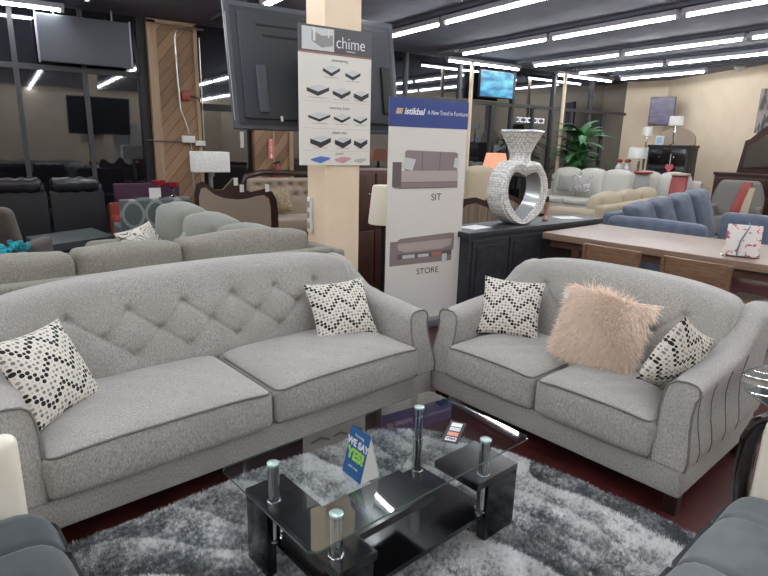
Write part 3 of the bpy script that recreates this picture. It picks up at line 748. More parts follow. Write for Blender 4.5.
# ------------------------------------------------------------------ accent chairs flanking the camera
def accent_chair(label, loc, rz, fab, width=.66, ph=0., yo=0., fr_r=.022, ah=.735):
    # local: x across (arm on +x side), front at y=0, back towards +y (behind)
    t = thing('accent_chair', label, 'chair', loc, rz, 'channel tufted accent chairs with cream arms')
    def ch(x, y, z):
        s_ = ((x+ph)/.32) % 1.0; k_ = .020*math.exp(-(min(s_, 1-s_)/.028)**2)
        top = (z > .4)
        if top: z -= k_; z += .02*math.sin(PI*s_)*.6
        if y < .06: y += k_
        if y < .12 and top: z -= .06*((.12-y)/.12)**2
        return (x, y, z)
    G().rbox(-width, .0, 0, .62, .2, .47, .07, (int(width*110), 14, 5), ch).obj('seat', fab, t, angle=80)
    G().rbox(-width+.02, -.02, .04, .6, .12, .21, .02).obj('base', m_mahog, t)
    for x in (-width+.06, -.06):
        for y in (.08, .54): G().lathe([(.014, 0), (.022, .13)], (x, y, 0), 10).obj('leg', m_mahog, t)
    G().rbox(-width, 0, .55, .70, .3, .86, .06, (50, 2, 10), lambda x, y, z: (x, y+(z-.4)*.2 + .012*math.exp(-(min((x/.16) % 1, 1-(x/.16) % 1)/.07)**2)*(1 if y < .6 else 0), z)).obj('backrest', fab, t, angle=80)
    for sx in (0, -width-.075):
        # arm: cream pad inside a glossy frame
        def rr(x0, x1, z0, z1, r):
            pts = [(x0, z0), (x1, z0), (x1, z1)]
            for q in range(0, 7): a = PI/2+q*PI/12; pts.append((x0+r+r*math.cos(a), z1-r+r*math.sin(a)))
            return pts
        outer = rr(.0, .66, .12, .735, .12)
        g_ = G(); path = [(sx+.0375, p_[0]+yo, p_[1]+ah-.735) for p_ in ((.62, .72), (.40, .735), (.15, .72), (.08, .695), (.035, .65), (.015, .58), (.012, .45), (.03, .28))] + [(sx+.0375, .05+yo, .0)]
        fr = G().tube(path, fr_r, 10, sq=(1.0, 1.35)).obj('arm_frame', m_mahog, t)
        G().tube([(sx+.0375, p[1]-fr_r*.95, p[2]+fr_r*.35) for p in path[1:]], .009 if yo == 0 else .004, 6).obj('chrome_strip', m_chrome, fr)
        G().rbox(sx+.0 if yo else sx+.01, sx+.075 if yo else sx+.065, .05-(.055 if yo else 0)+yo, .62, .22, ah-.035+(.045 if yo else 0), .035, (1, 8, 8)).obj('arm_pad', m_cream, t)
    return t
accent_chair('charcoal channelled seat with cream arm in dark glossy frame, right corner of photo', L(.66, .50), YAW+PI, m_charcoal, 1.47, ah=.78)
accent_chair('dark slate seat with pale cream arm panel, bottom left corner of photo', L(.28, 1.90), YAW+PI/2, m_charcoal2, 1.08, ph=.2, yo=.07, fr_r=.012, ah=.70)

# glass end table between loveseat and the right chair
et = thing('end_table', 'round clear glass end table beside the loveseat right arm', 'table', L(2.96, .33), YAW)
G().lathe([(.40, .592), (.405, .596), (.40, .60)], seg=48).obj('glass_top', m_clear, et)
G().tube([(.403*math.cos(a*PI/24), .403*math.sin(a*PI/24), .596) for a in range(48)], .0035, 6, True).obj('rim', m_glassedge, et)
G().lathe([(.16, 0), (.17, .02), (.05, .04), (.035, .1), (.035, .5), (.09, .59)], seg=24).obj('pedestal', m_mahog, et)

# ------------------------------------------------------------------ banner stand
bn = thing('banner_stand', 'tall white roll-up banner showing SIT and STORE sofas', 'banner', (3.03, 3.93, 0), math.radians(-1.0))
bw = .41
G().rbox(-bw-.01, bw+.01, -.09, .09, .0, .075, .015).obj('base', M('banner_base_grey', '6b6b70', .4), bn)
G().tube([(0, .03, .07), (0, .03, 1.96)], .012).obj('support_pole', m_steel, bn)
sh = G().box(-bw, bw, -.003, 0, .07, 1.97).obj('panel', m_paper, bn, smooth=False)
G().box(-bw, bw, -.005, -.003, 1.745, 1.97).obj('header', m_blueprint, bn, smooth=False)
G().prism([(-.35, 1.845), (-.29, 1.845), (-.275, 1.89), (-.335, 1.89)], -.007, -.005).obj('logo_mark', M('logo_gold', 'c7a98a', .5), bn, smooth=False)
txt('istikbal', .072, m_txtw, bn, (-.265, -.0062, 1.868), align='LEFT', shear=.25, bold=.0016)
txt('A New Trend in Furniture', .05, m_txtw, bn, (-.03, -.0062, 1.868), align='LEFT', sx=.80)
txt('SIT', .085, m_txtd, bn, (.10, -.0042, 1.165)); txt('STORE', .075, m_txtd, bn, (.04, -.0042, .515), sx=1.1)
# sofa picture sitting
g_ = G()
def R(x0, x1, z0, z1, m, k_=0): g_.box(x0, x1, -.0045-.0005*k_, -.003, z0, z1, m)
g_.prism([(-.22, 1.62), (-.20, 1.635), (.27, 1.62), (.29, 1.6), (.29, 1.42), (-.22, 1.42)], -.0048, -.003, m=0)
R(-.31, .30, 1.235, 1.31, 0, 1); R(-.27, .30, 1.30, 1.42, 1, 2); R(-.33, -.25, 1.25, 1.51, 2, 3); R(-.27, .30, 1.296, 1.302, 2, 4); R(-.27, .30, 1.23, 1.24, 2, 4)
R(-.06, -.056, 1.42, 1.625, 2, 4); R(.11, .114, 1.42, 1.625, 2, 4)
g_.prism([(-.25, 1.45), (-.15, 1.42), (-.12, 1.54), (-.22, 1.56)], -.006, -.003, m=3); g_.prism([(.25, 1.46), (.3, 1.44), (.3, 1.56), (.26, 1.56)], -.006, -.003, m=3)
g_.map(lambda x, y, z: (x*1.1, y, 1.245+(z-1.23)*.78)).obj('sitting_sofa_print', [m_psofa, m_psofa2, m_psofa3, m_ltop], bn, smooth=False)
g_ = G()
g_.prism([(-.27, .78), (-.24, .80), (.27, .83), (.30, .82), (.30, .62), (-.27, .62)], -.0045, -.003, m=0)
g_.prism([(-.28, .74), (.28, .76), (.27, .68), (.16, .645), (-.2, .64), (-.26, .67)], -.0055, -.003, m=1)
R(-.34, -.27, .49, .77, 0, 3); R(-.27, .28, .55, .62, 2, 1); R(-.27, .28, .49, .56, 0, 3); R(-.22, -.1, .565, .605, 3, 4); R(-.07, .04, .565, .60, 3, 4); R(.07, .17, .565, .61, 4, 4); R(.18, .23, .47, .58, 3, 5)
g_.map(lambda x, y, z: (x*1.08, y, .59+(z-.49)*.75)).obj('storage_sofa_print', [m_psofa, m_psofa2, m_psofa3, m_ltop, M('print_coral', 'b5756a', .5)], bn, smooth=False)

# ------------------------------------------------------------------ poster on column
po = thing('mattress_poster', 'white chime mattress chart poster hanging on the cream column', 'poster', (2.115, 3.885, 1.44), 0)
G().box(-.30, .30, 0, .01, 0, .78).obj('panel', m_paper, po, smooth=False)
G().box(-.30, .30, -.001, .009, .782, .965).obj('header', M('header_charcoal', '47464b', .4), po, smooth=False)
G().box(-.30, .30, -.002, .008, .778, .79).obj('rule', M('copper', '8d6a5c', .5), po, smooth=False)
g_ = G(); g_.box(-.275, -.02, -.0025, 0, .80, .95, 0); g_.prism([(-.2, .86), (-.12, .82), (-.03, .84), (-.03, .91), (-.12, .9), (-.2, .93)], -.0035, 0, m=1); g_.box(-.19, -.17, -.004, 0, .86, .95, 2); g_.box(-.07, -.06, -.004, 0, .89, .95, 2)
g_.obj('bedroom_photo', [m_ltop, m_txtg, m_paper], po, smooth=False)
txt('chime', .115, m_txtw, po, (.12, -.0022, .865), sx=.9, bold=-.001); txt('mattress', .022, m_ltop, po, (.12, -.0022, .815))
g_ = G()
def mat_icon(x, z, w, h, t, top=0, side=1):
    a = (x-w/2, z); h *= .8; b = (x, z+h/2); c = (x+w/2, z+.01); d = (x, z-h/2)
    g_.prism([a, d, c, b], -.002, 0, m=top)
    g_.prism([a, d, (d[0], d[1]-t), (a[0], a[1]-t*.8)], -.0018, 0, m=side); g_.prism([d, c, (c[0], c[1]-t*.8), (d[0], d[1]-t)], -.0018, 0, m=side)
for (x, z, w, h, t) in ((-.04, .685, .14, .07, .025), (.14, .665, .13, .055, .025), (-.15, .545, .18, .06, .03), (.045, .535, .15, .06, .03), (.215, .528, .13, .05, .035),
                        (-.14, .355, .18, .06, .02), (.05, .352, .14, .055, .02), (.21, .348, .12, .05, .02), (-.13, .19, .17, .06, .04), (.06, .187, .14, .055, .04), (.215, .185, .12, .05, .04)):
    mat_icon(x, z, w, h, t)
mat_icon(-.13, .045, .16, .05, .012, 2, 2); mat_icon(.06, .045, .14, .05, .012, 3, 3); mat_icon(.215, .04, .11, .03, .012, 4, 4)
for z in (.455, .265, .105): g_.box(-.27, .29, -.0015, 0, z-.001, z+.001, 4)
for x, z, w in ((-.04, .625, .12), (.14, .61, .12), (-.15, .48, .16), (.045, .475, .13), (.21, .475, .11), (-.14, .30, .13), (.05, .298, .12), (.21, .298, .1), (-.13, .125, .12), (.06, .125, .1), (.215, .125, .06)): g_.box(x-w/2, x+w/2, -.0015, 0, z-.003, z+.003, 4)
g_.obj('mattress_prints', [m_ltop, m_lside, m_pblue, m_ppink, M('print_rule', 'b7b3ab', .6)], po, smooth=False)
for s_, z in (('innerspring', .745), ('memory foam', .415), ('chime elite', .238), ('youth', .087)): txt(s_, .03, m_txtg, po, (.03, -.0015, z))

# ------------------------------------------------------------------ hanging television seen from behind
tv = thing('hanging_television', 'large television seen from behind, mounted at the back of the cream column', 'television', (2.2, 4.42, 2.05), math.radians(-2))
tv.rotation_euler = (math.radians(-11), 0, math.radians(-2)); tv.location = (2.26, 4.46, 2.14); tv.scale = (.95, 1, 1)
G().rbox(-.79, .79, -.02, .02, -.46, .50, .008).obj('frame', m_tvedge, tv)
G().rbox(-.775, .775, .02, .03, -.445, .485, .004).obj('screen', m_tvscreen, tv)
def tp(x, y, z):
    if y < -.03: x *= .93; z = z*.90+.0
    return (x, y, z)
G().rbox(-.75, .75, -.055, -.02, -.43, .46, .012, (2, 1, 2), tp).obj('back_shell', m_tvback, tv)
G().rbox(-.58, -.50, -.075, -.05, -.34, .02, .006).obj('vent_panel', m_tvedge, tv)
G().rbox(-.5, .3, -.058, -.053, .24, .26, .002).rbox(-.55, .3, -.058, -.053, .32, .335, .002).obj('grille_slot', m_dark, tv)
G().rbox(.60, .70, -.075, -.05, -.3, .1, .006).obj('port_panel', m_dark, tv)
G().rbox(-.20, .0, -.27, -.055, -.12, .12, .01).obj('bracket', m_dark, tv)
G().box(-.405, -.385, -.06, -.056, -.40, -.36).obj('label_tag', m_white, tv, smooth=False)
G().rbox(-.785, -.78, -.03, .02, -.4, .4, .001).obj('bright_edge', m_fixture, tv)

t = thing('window_television', 'flat television hung high before the dark glass, top left of photo', 'television', (1.29, 10.45, 2.70), 0)
G().rbox(-.64, .64, 0, .06, 0, .68, .008).obj('casing', m_tvedge, t); G().box(-.625, .625, -.004, .001, .02, .66).obj('screen', M('grey_screen', '3d4149', .35), t, smooth=False)
for x_ in (-.4, .4): G().tube([(x_, .04, .6), (x_, .04, .84)], .015).obj('hanger', m_steel, t)
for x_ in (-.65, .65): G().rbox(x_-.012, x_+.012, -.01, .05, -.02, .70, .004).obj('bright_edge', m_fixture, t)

# ------------------------------------------------------------------ sage sectional behind the long sofa
se = thing('sectional_sofa', 'sage grey U-shaped sectional sofa right behind the long tufted sofa', 'sofa', L(0, 0), YAW)
G().rbox(-1.2, 2.46, 3.30, 3.42, .1, .86, .02, (6, 1, 3)).obj('back_frame', m_sect, se)
G().rbox(-1.2, 2.46, 3.42, 4.3, .1, .42, .03, (6, 3, 1)).obj('base', m_sect, se)
G().rbox(1.55, 2.46, 4.3, 5.85, .1, .42, .03).obj('base', m_sect, se)
G().rbox(2.44, 2.56, 3.30, 6.0, .1, .84, .03).obj('back_frame', m_sect, se)
G().rbox(1.42, 2.5, 5.82, 6.04, .1, .63, .09, (6, 2, 2)).obj('arm', m_sect, se)
def puff(c, s_, amp=.03):
    def f(x, y, z):
        u = [(p-q)/r for p, q, r in zip((x, y, z), c, s_)]
        k_ = lambda a, b: max(0, 1-a*a)*max(0, 1-b*b)
        return (x+amp*u[0]*k_(u[1], u[2]), y+amp*u[1]*k_(u[0], u[2]), z+amp*u[2]*k_(u[0], u[1])+.012*(abs(u[0])**4)*(1 if u[2] > 0 else 0))
    return f
def cush(x0, x1, y0, y1, z0, z1, par, mat, name='back_cushion', r=.04, amp=.035, lean_=0., axis='y'):
    c = ((x0+x1)/2, (y0+y1)/2, (z0+z1)/2); s_ = ((x1-x0)/2, (y1-y0)/2, (z1-z0)/2); f = puff(c, s_, amp)
    def ff(x, y, z):
        x, y, z = f(x, y, z); return (x, y+lean_*(z-z0), z) if axis == 'y' else (x+lean_*(z-z0), y, z)
    return G().rbox(x0, x1, y0, y1, z0, z1, r, (10, 4, 8), ff).obj(name, mat, par)
cush(-.62, .07, 3.43, 3.66, .42, .955, se, m_sect); cush(.09, .765, 3.43, 3.66, .42, .955, se, m_sect); cush(.785, 1.375, 3.43, 3.66, .42, .965, se, m_sect); cush(1.40, 2.32, 3.43, 3.68, .42, .965, se, m_sect, amp=.05)
for (a, b, zt) in ((3.72, 4.5, .90), (4.52, 5.18, .92), (5.2, 5.86, .95)):
    cush(2.06, 2.36, a, b, .44, zt, se, m_sect2, amp=.06, r=.07, lean_=.05, axis='x')
cush(1.6, 2.2, 4.4, 5.8, .42, .54, se, m_sect, 'seat_cushion', .04, .02)
cush(-1.1, 1.5, 3.7, 4.28, .42, .54, se, m_sect, 'seat_cushion', .04, .02)
o = pillow_g(.5, .42, .17).obj('scatter_pillow', m_swirl, angle=180); tag(o, 'white scatter pillow with dark swirl print on the sage sectional', 'pillow'); place(o, L(1.78, 5.3, .64), Ld(.80, .55, .10), Ld(-.3, .45, .85))
o = pillow_g(.42, .38, .16).obj('scatter_pillow', m_sect2, angle=180); tag(o, 'small plain sage pillow next to the swirl print pillow', 'pillow'); place(o, L(2.02, 5.0, .62), Ld(.5, .86, 0.1), Ld(.3, .2, .9))

# ------------------------------------------------------------------ left background
def recliner(label, x, loc_y, w):
    t = thing('recliner', label, 'recliner', (x, loc_y, 0), 0, 'black leather recliners by the dark glass')
    G().rbox(0, w, .0, .12, .06, .93, .02, (2, 1, 2)).obj('back_panel', m_blackback, t)
    G().rbox(.02, w-.02, .10, .85, .08, .48, .06).obj('seat', m_black, t)
    G().rbox(.02, w-.04, -.03, .26, .90, 1.09, .07, (6, 3, 3), lambda x_, y_, z_: (x_, y_, z_+.012*math.sin(x_*38))).obj('headrest', m_black, t)
    for a in (0, w-.12): G().rbox(a, a+.12, .12, .85, .08, .64, .05).obj('arm', m_black, t)
    G().rbox(w-.13, w-.01, .0, .2, .85, 1.03, .05).obj('side_bolster', m_black, t)
    return t
recliner('black leather recliner back right beside the grey low table', .45, 8.35, .62)
recliner('black leather recliner back in the middle, behind taupe armchair', -.20, 8.35, .62)
recliner('black leather recliner back cut by left edge of photo', -.86, 8.35, .62)
lt = thing('low_table', 'dark grey square low table in front of the black recliners', 'table', (.12, 6.75, 0), math.radians(0))
G().prism([(.12, 0), (.86, .42), (.72, 1.2), (.0, .75)], .42, .50, 'z').obj('tabletop', M('slate_laminate', '3f4446', .5), lt, smooth=False)
for p in ((.15, .1), (.78, .45), (.68, 1.1), (.07, .7)): G().box(p[0]-.03, p[0]+.03, p[1]-.03, p[1]+.03, 0, .42).obj('leg', m_mull, lt, smooth=False)
ac = thing('armchair', 'taupe velvet wing armchair at the left edge, before recliners', 'armchair', (-.22, 6.3, 0), math.radians(-25))
G().rbox(-.35, .35, -.12, .08, .3, .98, .07, (6, 2, 6), lambda x, y, z: (x*(1-.25*max(0, z-.5)), y-(z-.4)*.2, z)).obj('backrest', m_brown, ac)
G().rbox(-.35, .35, .0, .42, .12, .46, .06).obj('seat', m_brown, ac)
G().rbox(-.42, -.30, -.05, .42, .12, .64, .05).obj('arm', m_brown, ac); G().rbox(.30, .42, -.05, .42, .12, .64, .05).obj('arm', m_brown, ac)
ot = tag(G().rbox(-.24, .26, -.26, .26, .05, .55, .15, (6, 6, 2), puff((0, 0, .3), (.25, .26, .25), .04)).obj('ottoman', m_brown), 'rounded dark taupe ottoman in front of taupe armchair', 'ottoman', None, (.36, 5.68, 0))
g_ = G()
for i in range(26): g_.sphere((random.uniform(-.10, .10), random.uniform(-.06, .06), random.uniform(.02, .18)), random.uniform(.02, .035), 6)
tag(g_.obj('glass_ornament', m_turq, smooth=False), 'turquoise cut glass ornament at the left edge, on taupe seat', 'ornament', None, (.0, 5.65, .55))
bk = thing('side_stand', 'small dark stand under the turquoise glass ornament', 'stand', (0, 5.65, 0)); G().rbox(-.10, .09, -.09, .09, .0, .56, .01).obj('column', m_dark, bk)

pb = thing('purple_bench', 'plum purple upholstered bench back left of the wood pillar', 'bench', (1.22, 8.5, 0))
G().rbox(0, .86, 0, .12, .35, 1.0, .02).obj('backrest', m_purple, pb); G().rbox(0, .86, .1, .6, .3, .5, .03).obj('seat', m_purple, pb)
for x in (.04, .82):
    for y in (.05, .55): G().box(x-.02, x+.02, y-.02, y+.02, 0, .32).obj('leg', m_dark, pb, smooth=False)
cc = thing('rust_chair', 'low rust red chair beside the black recliners', 'chair', (1.12, 8.0, 0), math.radians(0))
G().rbox(0, .22, .0, .4, .25, .60, .04).obj('seat', m_coral, cc); G().rbox(0, .22, .35, .45, .3, .76, .03).obj('backrest', m_coral, cc); G().rbox(.02, .2, .02, .4, 0, .26, .01).obj('base', m_dark, cc)
ik = thing('ikat_armchair', 'grey ogee patterned armchair behind the sage sectional', 'armchair', (1.02, 6.75, 0))
G().rbox(0, .74, 0, .14, .12, .945, .02).obj('backrest', m_ikat, ik); G().rbox(0, .74, .12, .7, .12, .46, .04).obj('seat', m_ikat, ik)
for a in (0, .64): G().rbox(a, a+.1, .1, .7, .12, .62, .03).obj('arm', m_ikat, ik)
for x in (.05, .69):
    for y in (.05, .62): G().box(x-.02, x+.02, y-.02, y+.02, 0, .13).obj('leg', m_dark, ik, smooth=False)
stt = thing('console_stand', 'narrow grey console under the red candle holders', 'console', (1.38, 7.62, 0))
G().rbox(0, .62, 0, .25, .82, .87, .005).obj('top', M('grey_wood', '5a5b58', .5), stt); 
for x in (.03, .59):
    for y in (.03, .22): G().box(x-.02, x+.02, y-.02, y+.02, 0, .82).obj('leg', m_mull, stt, smooth=False)
for x, lab, s_ in ((1.63, 'red glass candle holder left, taller of the pair', 1.0), (1.80, 'red glass candle holder on the right of the pair', .88)):
    t = thing('candle_holder', lab, 'candle holder', (x, 7.7, .87), 0, 'pair of red candle holders')
    G().lathe([(.045*s_, 0), (.05*s_, .01), (.018*s_, .03), (.014*s_, .1*s_), (.03*s_, .13*s_)], seg=14).obj('stem', m_chrome, t)
    G().lathe([(.03*s_, .13*s_), (.08*s_, .17*s_), (.085*s_, .22*s_), (.06*s_, .215*s_), (.02, .16*s_)], seg=14).obj('cup', m_redglass, t)
t = thing('price_card', 'small white price card between the red candle holders', 'card', (1.57, 7.66, .87)); G().box(-.07, .07, 0, .012, 0, .13).obj('panel', m_white, t, smooth=False)

# carved wood show-frame sofa, seen from behind
cv = thing('carved_chair', 'carved dark walnut settee seen from behind with tan back, left of column', 'settee', (1.84, 6.85, 0), math.radians(-8))
top = [(0, .98), (.03, 1.10), (.10, 1.13), (.17, 1.08), (.25, 1.03), (.33, 1.03), (.40, 1.10), (.46, 1.17), (.52, 1.13), (.56, 1.05), (.66, 1.0), (.76, 1.02), (.84, 1.04), (.93, 1.0), (.98, .9), (1.0, .75), (1.0, .3), (0, .3)]
G().prism(top, 0, .06).obj('back_frame', m_woodfr, cv, smooth=False)
G().prism([(.05, .95), (.08, 1.05), (.13, 1.06), (.22, .98), (.34, .93), (.5, .91), (.62, .92), (.74, .95), (.82, .96), (.88, .92), (.9, .8), (.9, .4), (.05, .4)], -.02, .0).obj('back_panel', m_tan, cv, smooth=False)
G().rbox(.03, .97, .06, .6, .28, .46, .04).obj('seat', m_tan2, cv)
for a in (.0, .92): G().tube([(a+.04, .03, .75), (a+.04, .3, .7), (a+.04, .6, .62), (a+.04, .58, .3)], .035).obj('arm', m_woodfr, cv)
for a in (.05, .95):
    for y in (.04, .56): G().lathe([(.02, 0), (.035, .15), (.03, .3)], (a, y, 0), 10).obj('leg', m_woodfr, cv)
for x0, z0 in ((.46, 1.08), (.53, 1.0), (.84, 1.0)): G().box(x0, x0+.05, -.012, -.002, z0, z0+.09).obj('price_sticker', m_white, cv, smooth=False)

# champagne tufted sofa with carved crest
def tuft_face(w, z0, z1, y, btns, n=(50, 3, 20)):
    def f(x, yy, z):
        if yy < y+.05:
            for bx, bz in btns:
                d2 = (x-bx)**2+(z-bz)**2; yy += .05*math.exp(-d2/.0007)+.03*math.exp(-d2/.004)
        return (x, yy, z)
    return f
cs = thing('champagne_sofa', 'champagne tufted sofa with carved dark crest, behind the cream column', 'sofa', (2.95, 7.9, 0), math.radians(-6))
bt = [(.22+.17*i, .95) for i in range(9)] + [(.305+.17*i, .80) for i in range(8)]
G().rbox(.05, 1.8, .5, .68, .4, 1.06, .06, (70, 2, 24), tuft_face(1.8, .4, 1.06, .5, bt)).obj('backrest', m_tan2, cs, angle=80)
G().tube([(.0, .62, .62), (.0, .6, .95), (.05, .6, 1.08), (.3, .6, 1.14), (.8, .6, 1.13), (1.4, .6, 1.11), (1.8, .6, 1.08)], .045).obj('crest', m_woodfr, cs)
G().rbox(.05, 1.8, .0, .6, .28, .5, .05).obj('seat', m_tan2, cs)
G().rbox(-.02, .12, .0, .6, .28, .68, .06).obj('arm', m_tan2, cs)
G().rbox(0, 1.8, -.02, .62, .2, .3, .02).obj('apron', m_woodfr, cs)
for x in (.06, 1.74):
    for y in (.04, .55): G().lathe([(.02, 0), (.04, .2)], (x, y, 0), 10).obj('leg', m_woodfr, cs)
o = pillow_g(.5, .42, .16).obj('brocade_pillow', m_gold, angle=180); tag(o, 'gold brocade pillow on the champagne tufted sofa', 'pillow'); place(o, (3.38, 8.12, .74), (.9, -.3, .15), (0, .35, .9))
# lamp with rectangular white shade
lp = thing('table_lamp', 'white rectangular shade lamp before the wood pillar', 'lamp', (2.40, 8.05, .70))
G().rbox(-.24, .24, -.13, .13, .475, .75, .01).obj('lamp_shade', m_shadew, lp)
G().tube([(0, 0, .02), (0, 0, .48)], .03, 10).obj('stem', M('satin_grey', '84888a', .4, .5), lp); G().lathe([(.09, 0), (.09, .02), (.03, .04)], seg=16).obj('base', m_chrome, lp)
et2 = thing('lamp_table', 'end table holding the white rectangular shade lamp', 'table', (2.40, 8.05, 0)); G().rbox(-.25, .25, -.25, .25, .64, .70, .01).obj('top', m_woodfr, et2)
for x in (-.2, .2):
    for y in (-.2, .2): G().box(x-.02, x+.02, y-.02, y+.02, 0, .65).obj('leg', m_woodfr, et2, smooth=False)
# wall fittings on wood pillar
cdt = thing('conduit', 'bent grey metal conduit running down the diagonal wood pillar', 'conduit', (0, GY-.24, 0))
G().tube([(3.14, -.02, 3.44), (2.75, -.02, 3.42), (2.68, -.02, 3.38), (2.65, -.02, 3.28), (2.66, -.02, 2.6), (2.68, -.02, 2.1), (2.78, -.02, 1.8), (2.79, -.02, 1.7)], .016, 8).obj('pipe', m_steel, cdt)
G().tube([(2.82, -.02, 1.6), (2.83, -.02, .5)], .014, 8).obj('pipe', m_steel, cdt); G().tube([(2.1, -.02, 1.58), (3.0, -.02, 1.57)], .01, 8).obj('pipe', m_steel, cdt)
G().tube([(3.06, -.02, 1.6), (3.06, -.02, 3.3)], .008, 6).obj('pipe', m_steel, cdt)
bl = thing('alarm_box', 'small red fire alarm box on the diagonal wood pillar', 'alarm', (2.79, GY-.2, 2.34)); G().rbox(-.08, .06, -.09, 0, -.08, .08, .02).obj('housing', m_red, bl); G().tube([(.06, -.05, .0), (.2, -.04, -.02), (.27, -.03, -.15)], .01).obj('hose', m_dark, bl)
th = thing('thermostat', 'white thermostat pair on the diagonal wood pillar', 'thermostat', (2.79, GY-.24, 1.6)); G().rbox(-.12, .10, -.07, 0, -.05, .07, .012).obj('housing', m_white, th); G().rbox(.11, .28, -.06, 0, -.1, -.01, .01).obj('second_box', m_white, th); G().rbox(.0, .07, -.06, 0, -.45, -.3, .01).obj('switch_box', m_steel, th)
fs = thing('extinguisher_sign', 'red vertical fire arrow sign on the second wood pillar', 'sign', (4.34, GY-.225, 1.47)); G().box(-.055, .055, -.01, 0, -.19, .19).obj('panel', M('sign_coral', 'd77a6c', .5), fs, smooth=False)
for i, ch in enumerate('FIRE'): txt(ch, .07, m_txtw, fs, (0, -.0112, .15-.062*i))
G().prism([(-.012, -.085), (.012, -.085), (.012, -.13), (.035, -.13), (0, -.175), (-.035, -.13), (-.012, -.13)], -.0125, -.01).obj('arrow', m_txtw, fs, smooth=False)
fe = thing('fire_extinguisher', 'red fire extinguisher below the red sign on wood pillar', 'extinguisher', (4.42, GY-.3, .78)); G().lathe([(.07, 0), (.08, .03), (.08, .32), (.03, .38), (.03, .42)], seg=16).obj('cylinder', m_red, fe); G().tube([(-.06, 0, .42), (.06, 0, .45)], .02).obj('handle', m_dark, fe)
nz = thing('window_sign', 'small white painted reflection of sign lettering above the heart vase, illegible', 'sign', (11.05, GY-.07, 2.24));  # shop sign's reflection in the pane, added as glowing blocks on the glass
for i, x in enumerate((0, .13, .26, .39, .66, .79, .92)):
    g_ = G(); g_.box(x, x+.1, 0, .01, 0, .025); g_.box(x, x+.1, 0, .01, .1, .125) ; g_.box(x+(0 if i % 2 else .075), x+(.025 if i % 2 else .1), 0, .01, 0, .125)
    g_.obj('glyph', M('sign_reflection_glow_%d' % i, 'd8d8e0', .5, emis='d8d8e4', estr=.35), nz, smooth=False)

# ------------------------------------------------------------------ behind banner / centre
cab = thing('wardrobe', 'brown wood wardrobe between cream column and banner', 'wardrobe', (2.85, 5.2, 0), YAW)
G().rbox(.0, 1.0, .0, .5, .02, 1.33, .01).obj('body', m_cabinet, cab)
for i in (0, 1):
    d_ = G().rbox(.02+.49*i, .49+.49*i, -.02, .005, .08, .68, .005).obj('door', m_cabinet, cab)
    d_ = G().rbox(.02+.49*i, .49+.49*i, -.02, .005, .70, 1.30, .005).obj('drawer', m_cabinet, cab); G().sphere((.40+.2*i, -.035, 1.08), .014, 8).obj('knob', m_chrome, d_)
lp = thing('shade_lamp', 'cream shade table lamp half hidden by banner left edge', 'lamp', (3.13, 4.75, 0))
G().lathe([(.15, .83), (.155, .85), (.12, 1.19), (.11, 1.21)], seg=24).obj('lamp_shade', m_shade, lp); G().tube([(0, 0, .02), (0, 0, .85)], .025).obj('stem', m_dark, lp); G().lathe([(.12, 0), (.12, .03), (.03, .05)], seg=16).obj('base', m_dark, lp)

# console with heart vase
con = thing('sideboard', 'long black wood sideboard under the silver heart vase', 'sideboard', (3.44, 3.80, 0), math.radians(6))
G().rbox(-.03, 2.20, -.02, .45, .80, .85, .005).obj('top', m_console, con)
G().rbox(0, 2.17, 0, .43, .06, .80, .005).obj('body', m_console, con)
for i in range(4):
    x0 = .03+.535*i
    d_ = G().box(x0, x0+.51, -.015, 0, .09, .77).obj('door', m_console, con, smooth=False)
    G().box(x0+.05, x0+.46, -.022, -.014, .14, .72).obj('door_panel', M('blackened_panel', '1d1f24', .45, col2='33363d', scale=14, stretch=(1, 1, 1)), d_, smooth=False)
for x in (.04, 2.12):
    for y in (.04, .4): G().box(x-.03, x+.03, y-.03, y+.03, 0, .07).obj('foot', m_console, con, smooth=False)

hv = thing('heart_vase', 'silver beaded open heart shaped vase with flared cup on the sideboard', 'vase', (4.31, 4.10, .85), math.radians(-6))
def heart(s_, n=64):
    pts = []
    for i in range(n):
        a = 2*PI*i/n; pts.append((16*math.sin(a)**3, 13*math.cos(a)-5*math.cos(2*a)-2*math.cos(3*a)-math.cos(4*a)))
    return [(p[0]/16*s_[0], (p[1]+17)/29*s_[1]) for p in pts]
# ring body: rounded heart outline, thick band
ho = heart((.36, .68)); hi_ = heart((.24, .50))
# soften the outline bottom so it stands on a wide foot
def soft(p, w): 
    x, z = p; 
    return (x + (.16*(1 if x > 0 else -1 if x < 0 else 0))*max(0, 1-z/.22)*min(1, abs(x)/.05), max(z, 0.0))
OU = []
for i in range(64):
    a = 2*PI*i/64; x = .30*math.sin(a); z = .33-.33*math.cos(a)*(1.0)
    r = 1+.0; OU.append((x, z))
OU = [(x, z+(-.05*max(0, 1-abs(x)/.16) if z > .5 else 0)) for x, z in OU]
IN = []
for i in range(64):
    a = 2*PI*i/64; x = .205*math.sin(a)*(1+.12*(-math.cos(a))); z = .335-.24*math.cos(a); z += (-.10*max(0, 1-abs(x)/.15) if z > .4 else 0); z -= (.05*max(0, 1-abs(x)/.1) if z < .25 else 0); IN.append((x, max(z, .045)))
OU = [(x*(1 if z > .06 else 1), max(z, 0)) for x, z in OU]
vs = []; fs_ = []; ms = []
dT = .135
for (y, sc_) in ((-dT, 0), (-dT+.02, 1), (dT-.02, 1), (dT, 0)):
    pass
ring = []
for i in range(64):
    (xo, zo), (xi2, zi) = OU[i], IN[i]
    mxp = lambda t: (xo+(xi2-xo)*t, zo+(zi-zo)*t)
    q = [(mxp(0), -dT*.8), (mxp(.25), -dT), (mxp(.8), -dT*.95), (mxp(1), -dT*.8), (mxp(1), dT*.8), (mxp(.8), dT*.95), (mxp(.25), dT), (mxp(0), dT*.8), (mxp(-.04), 0)]
    ring.append([(p[0], y, p[1]) for p, y in q])
n9 = 9; vs = [p for r_ in ring for p in r_]
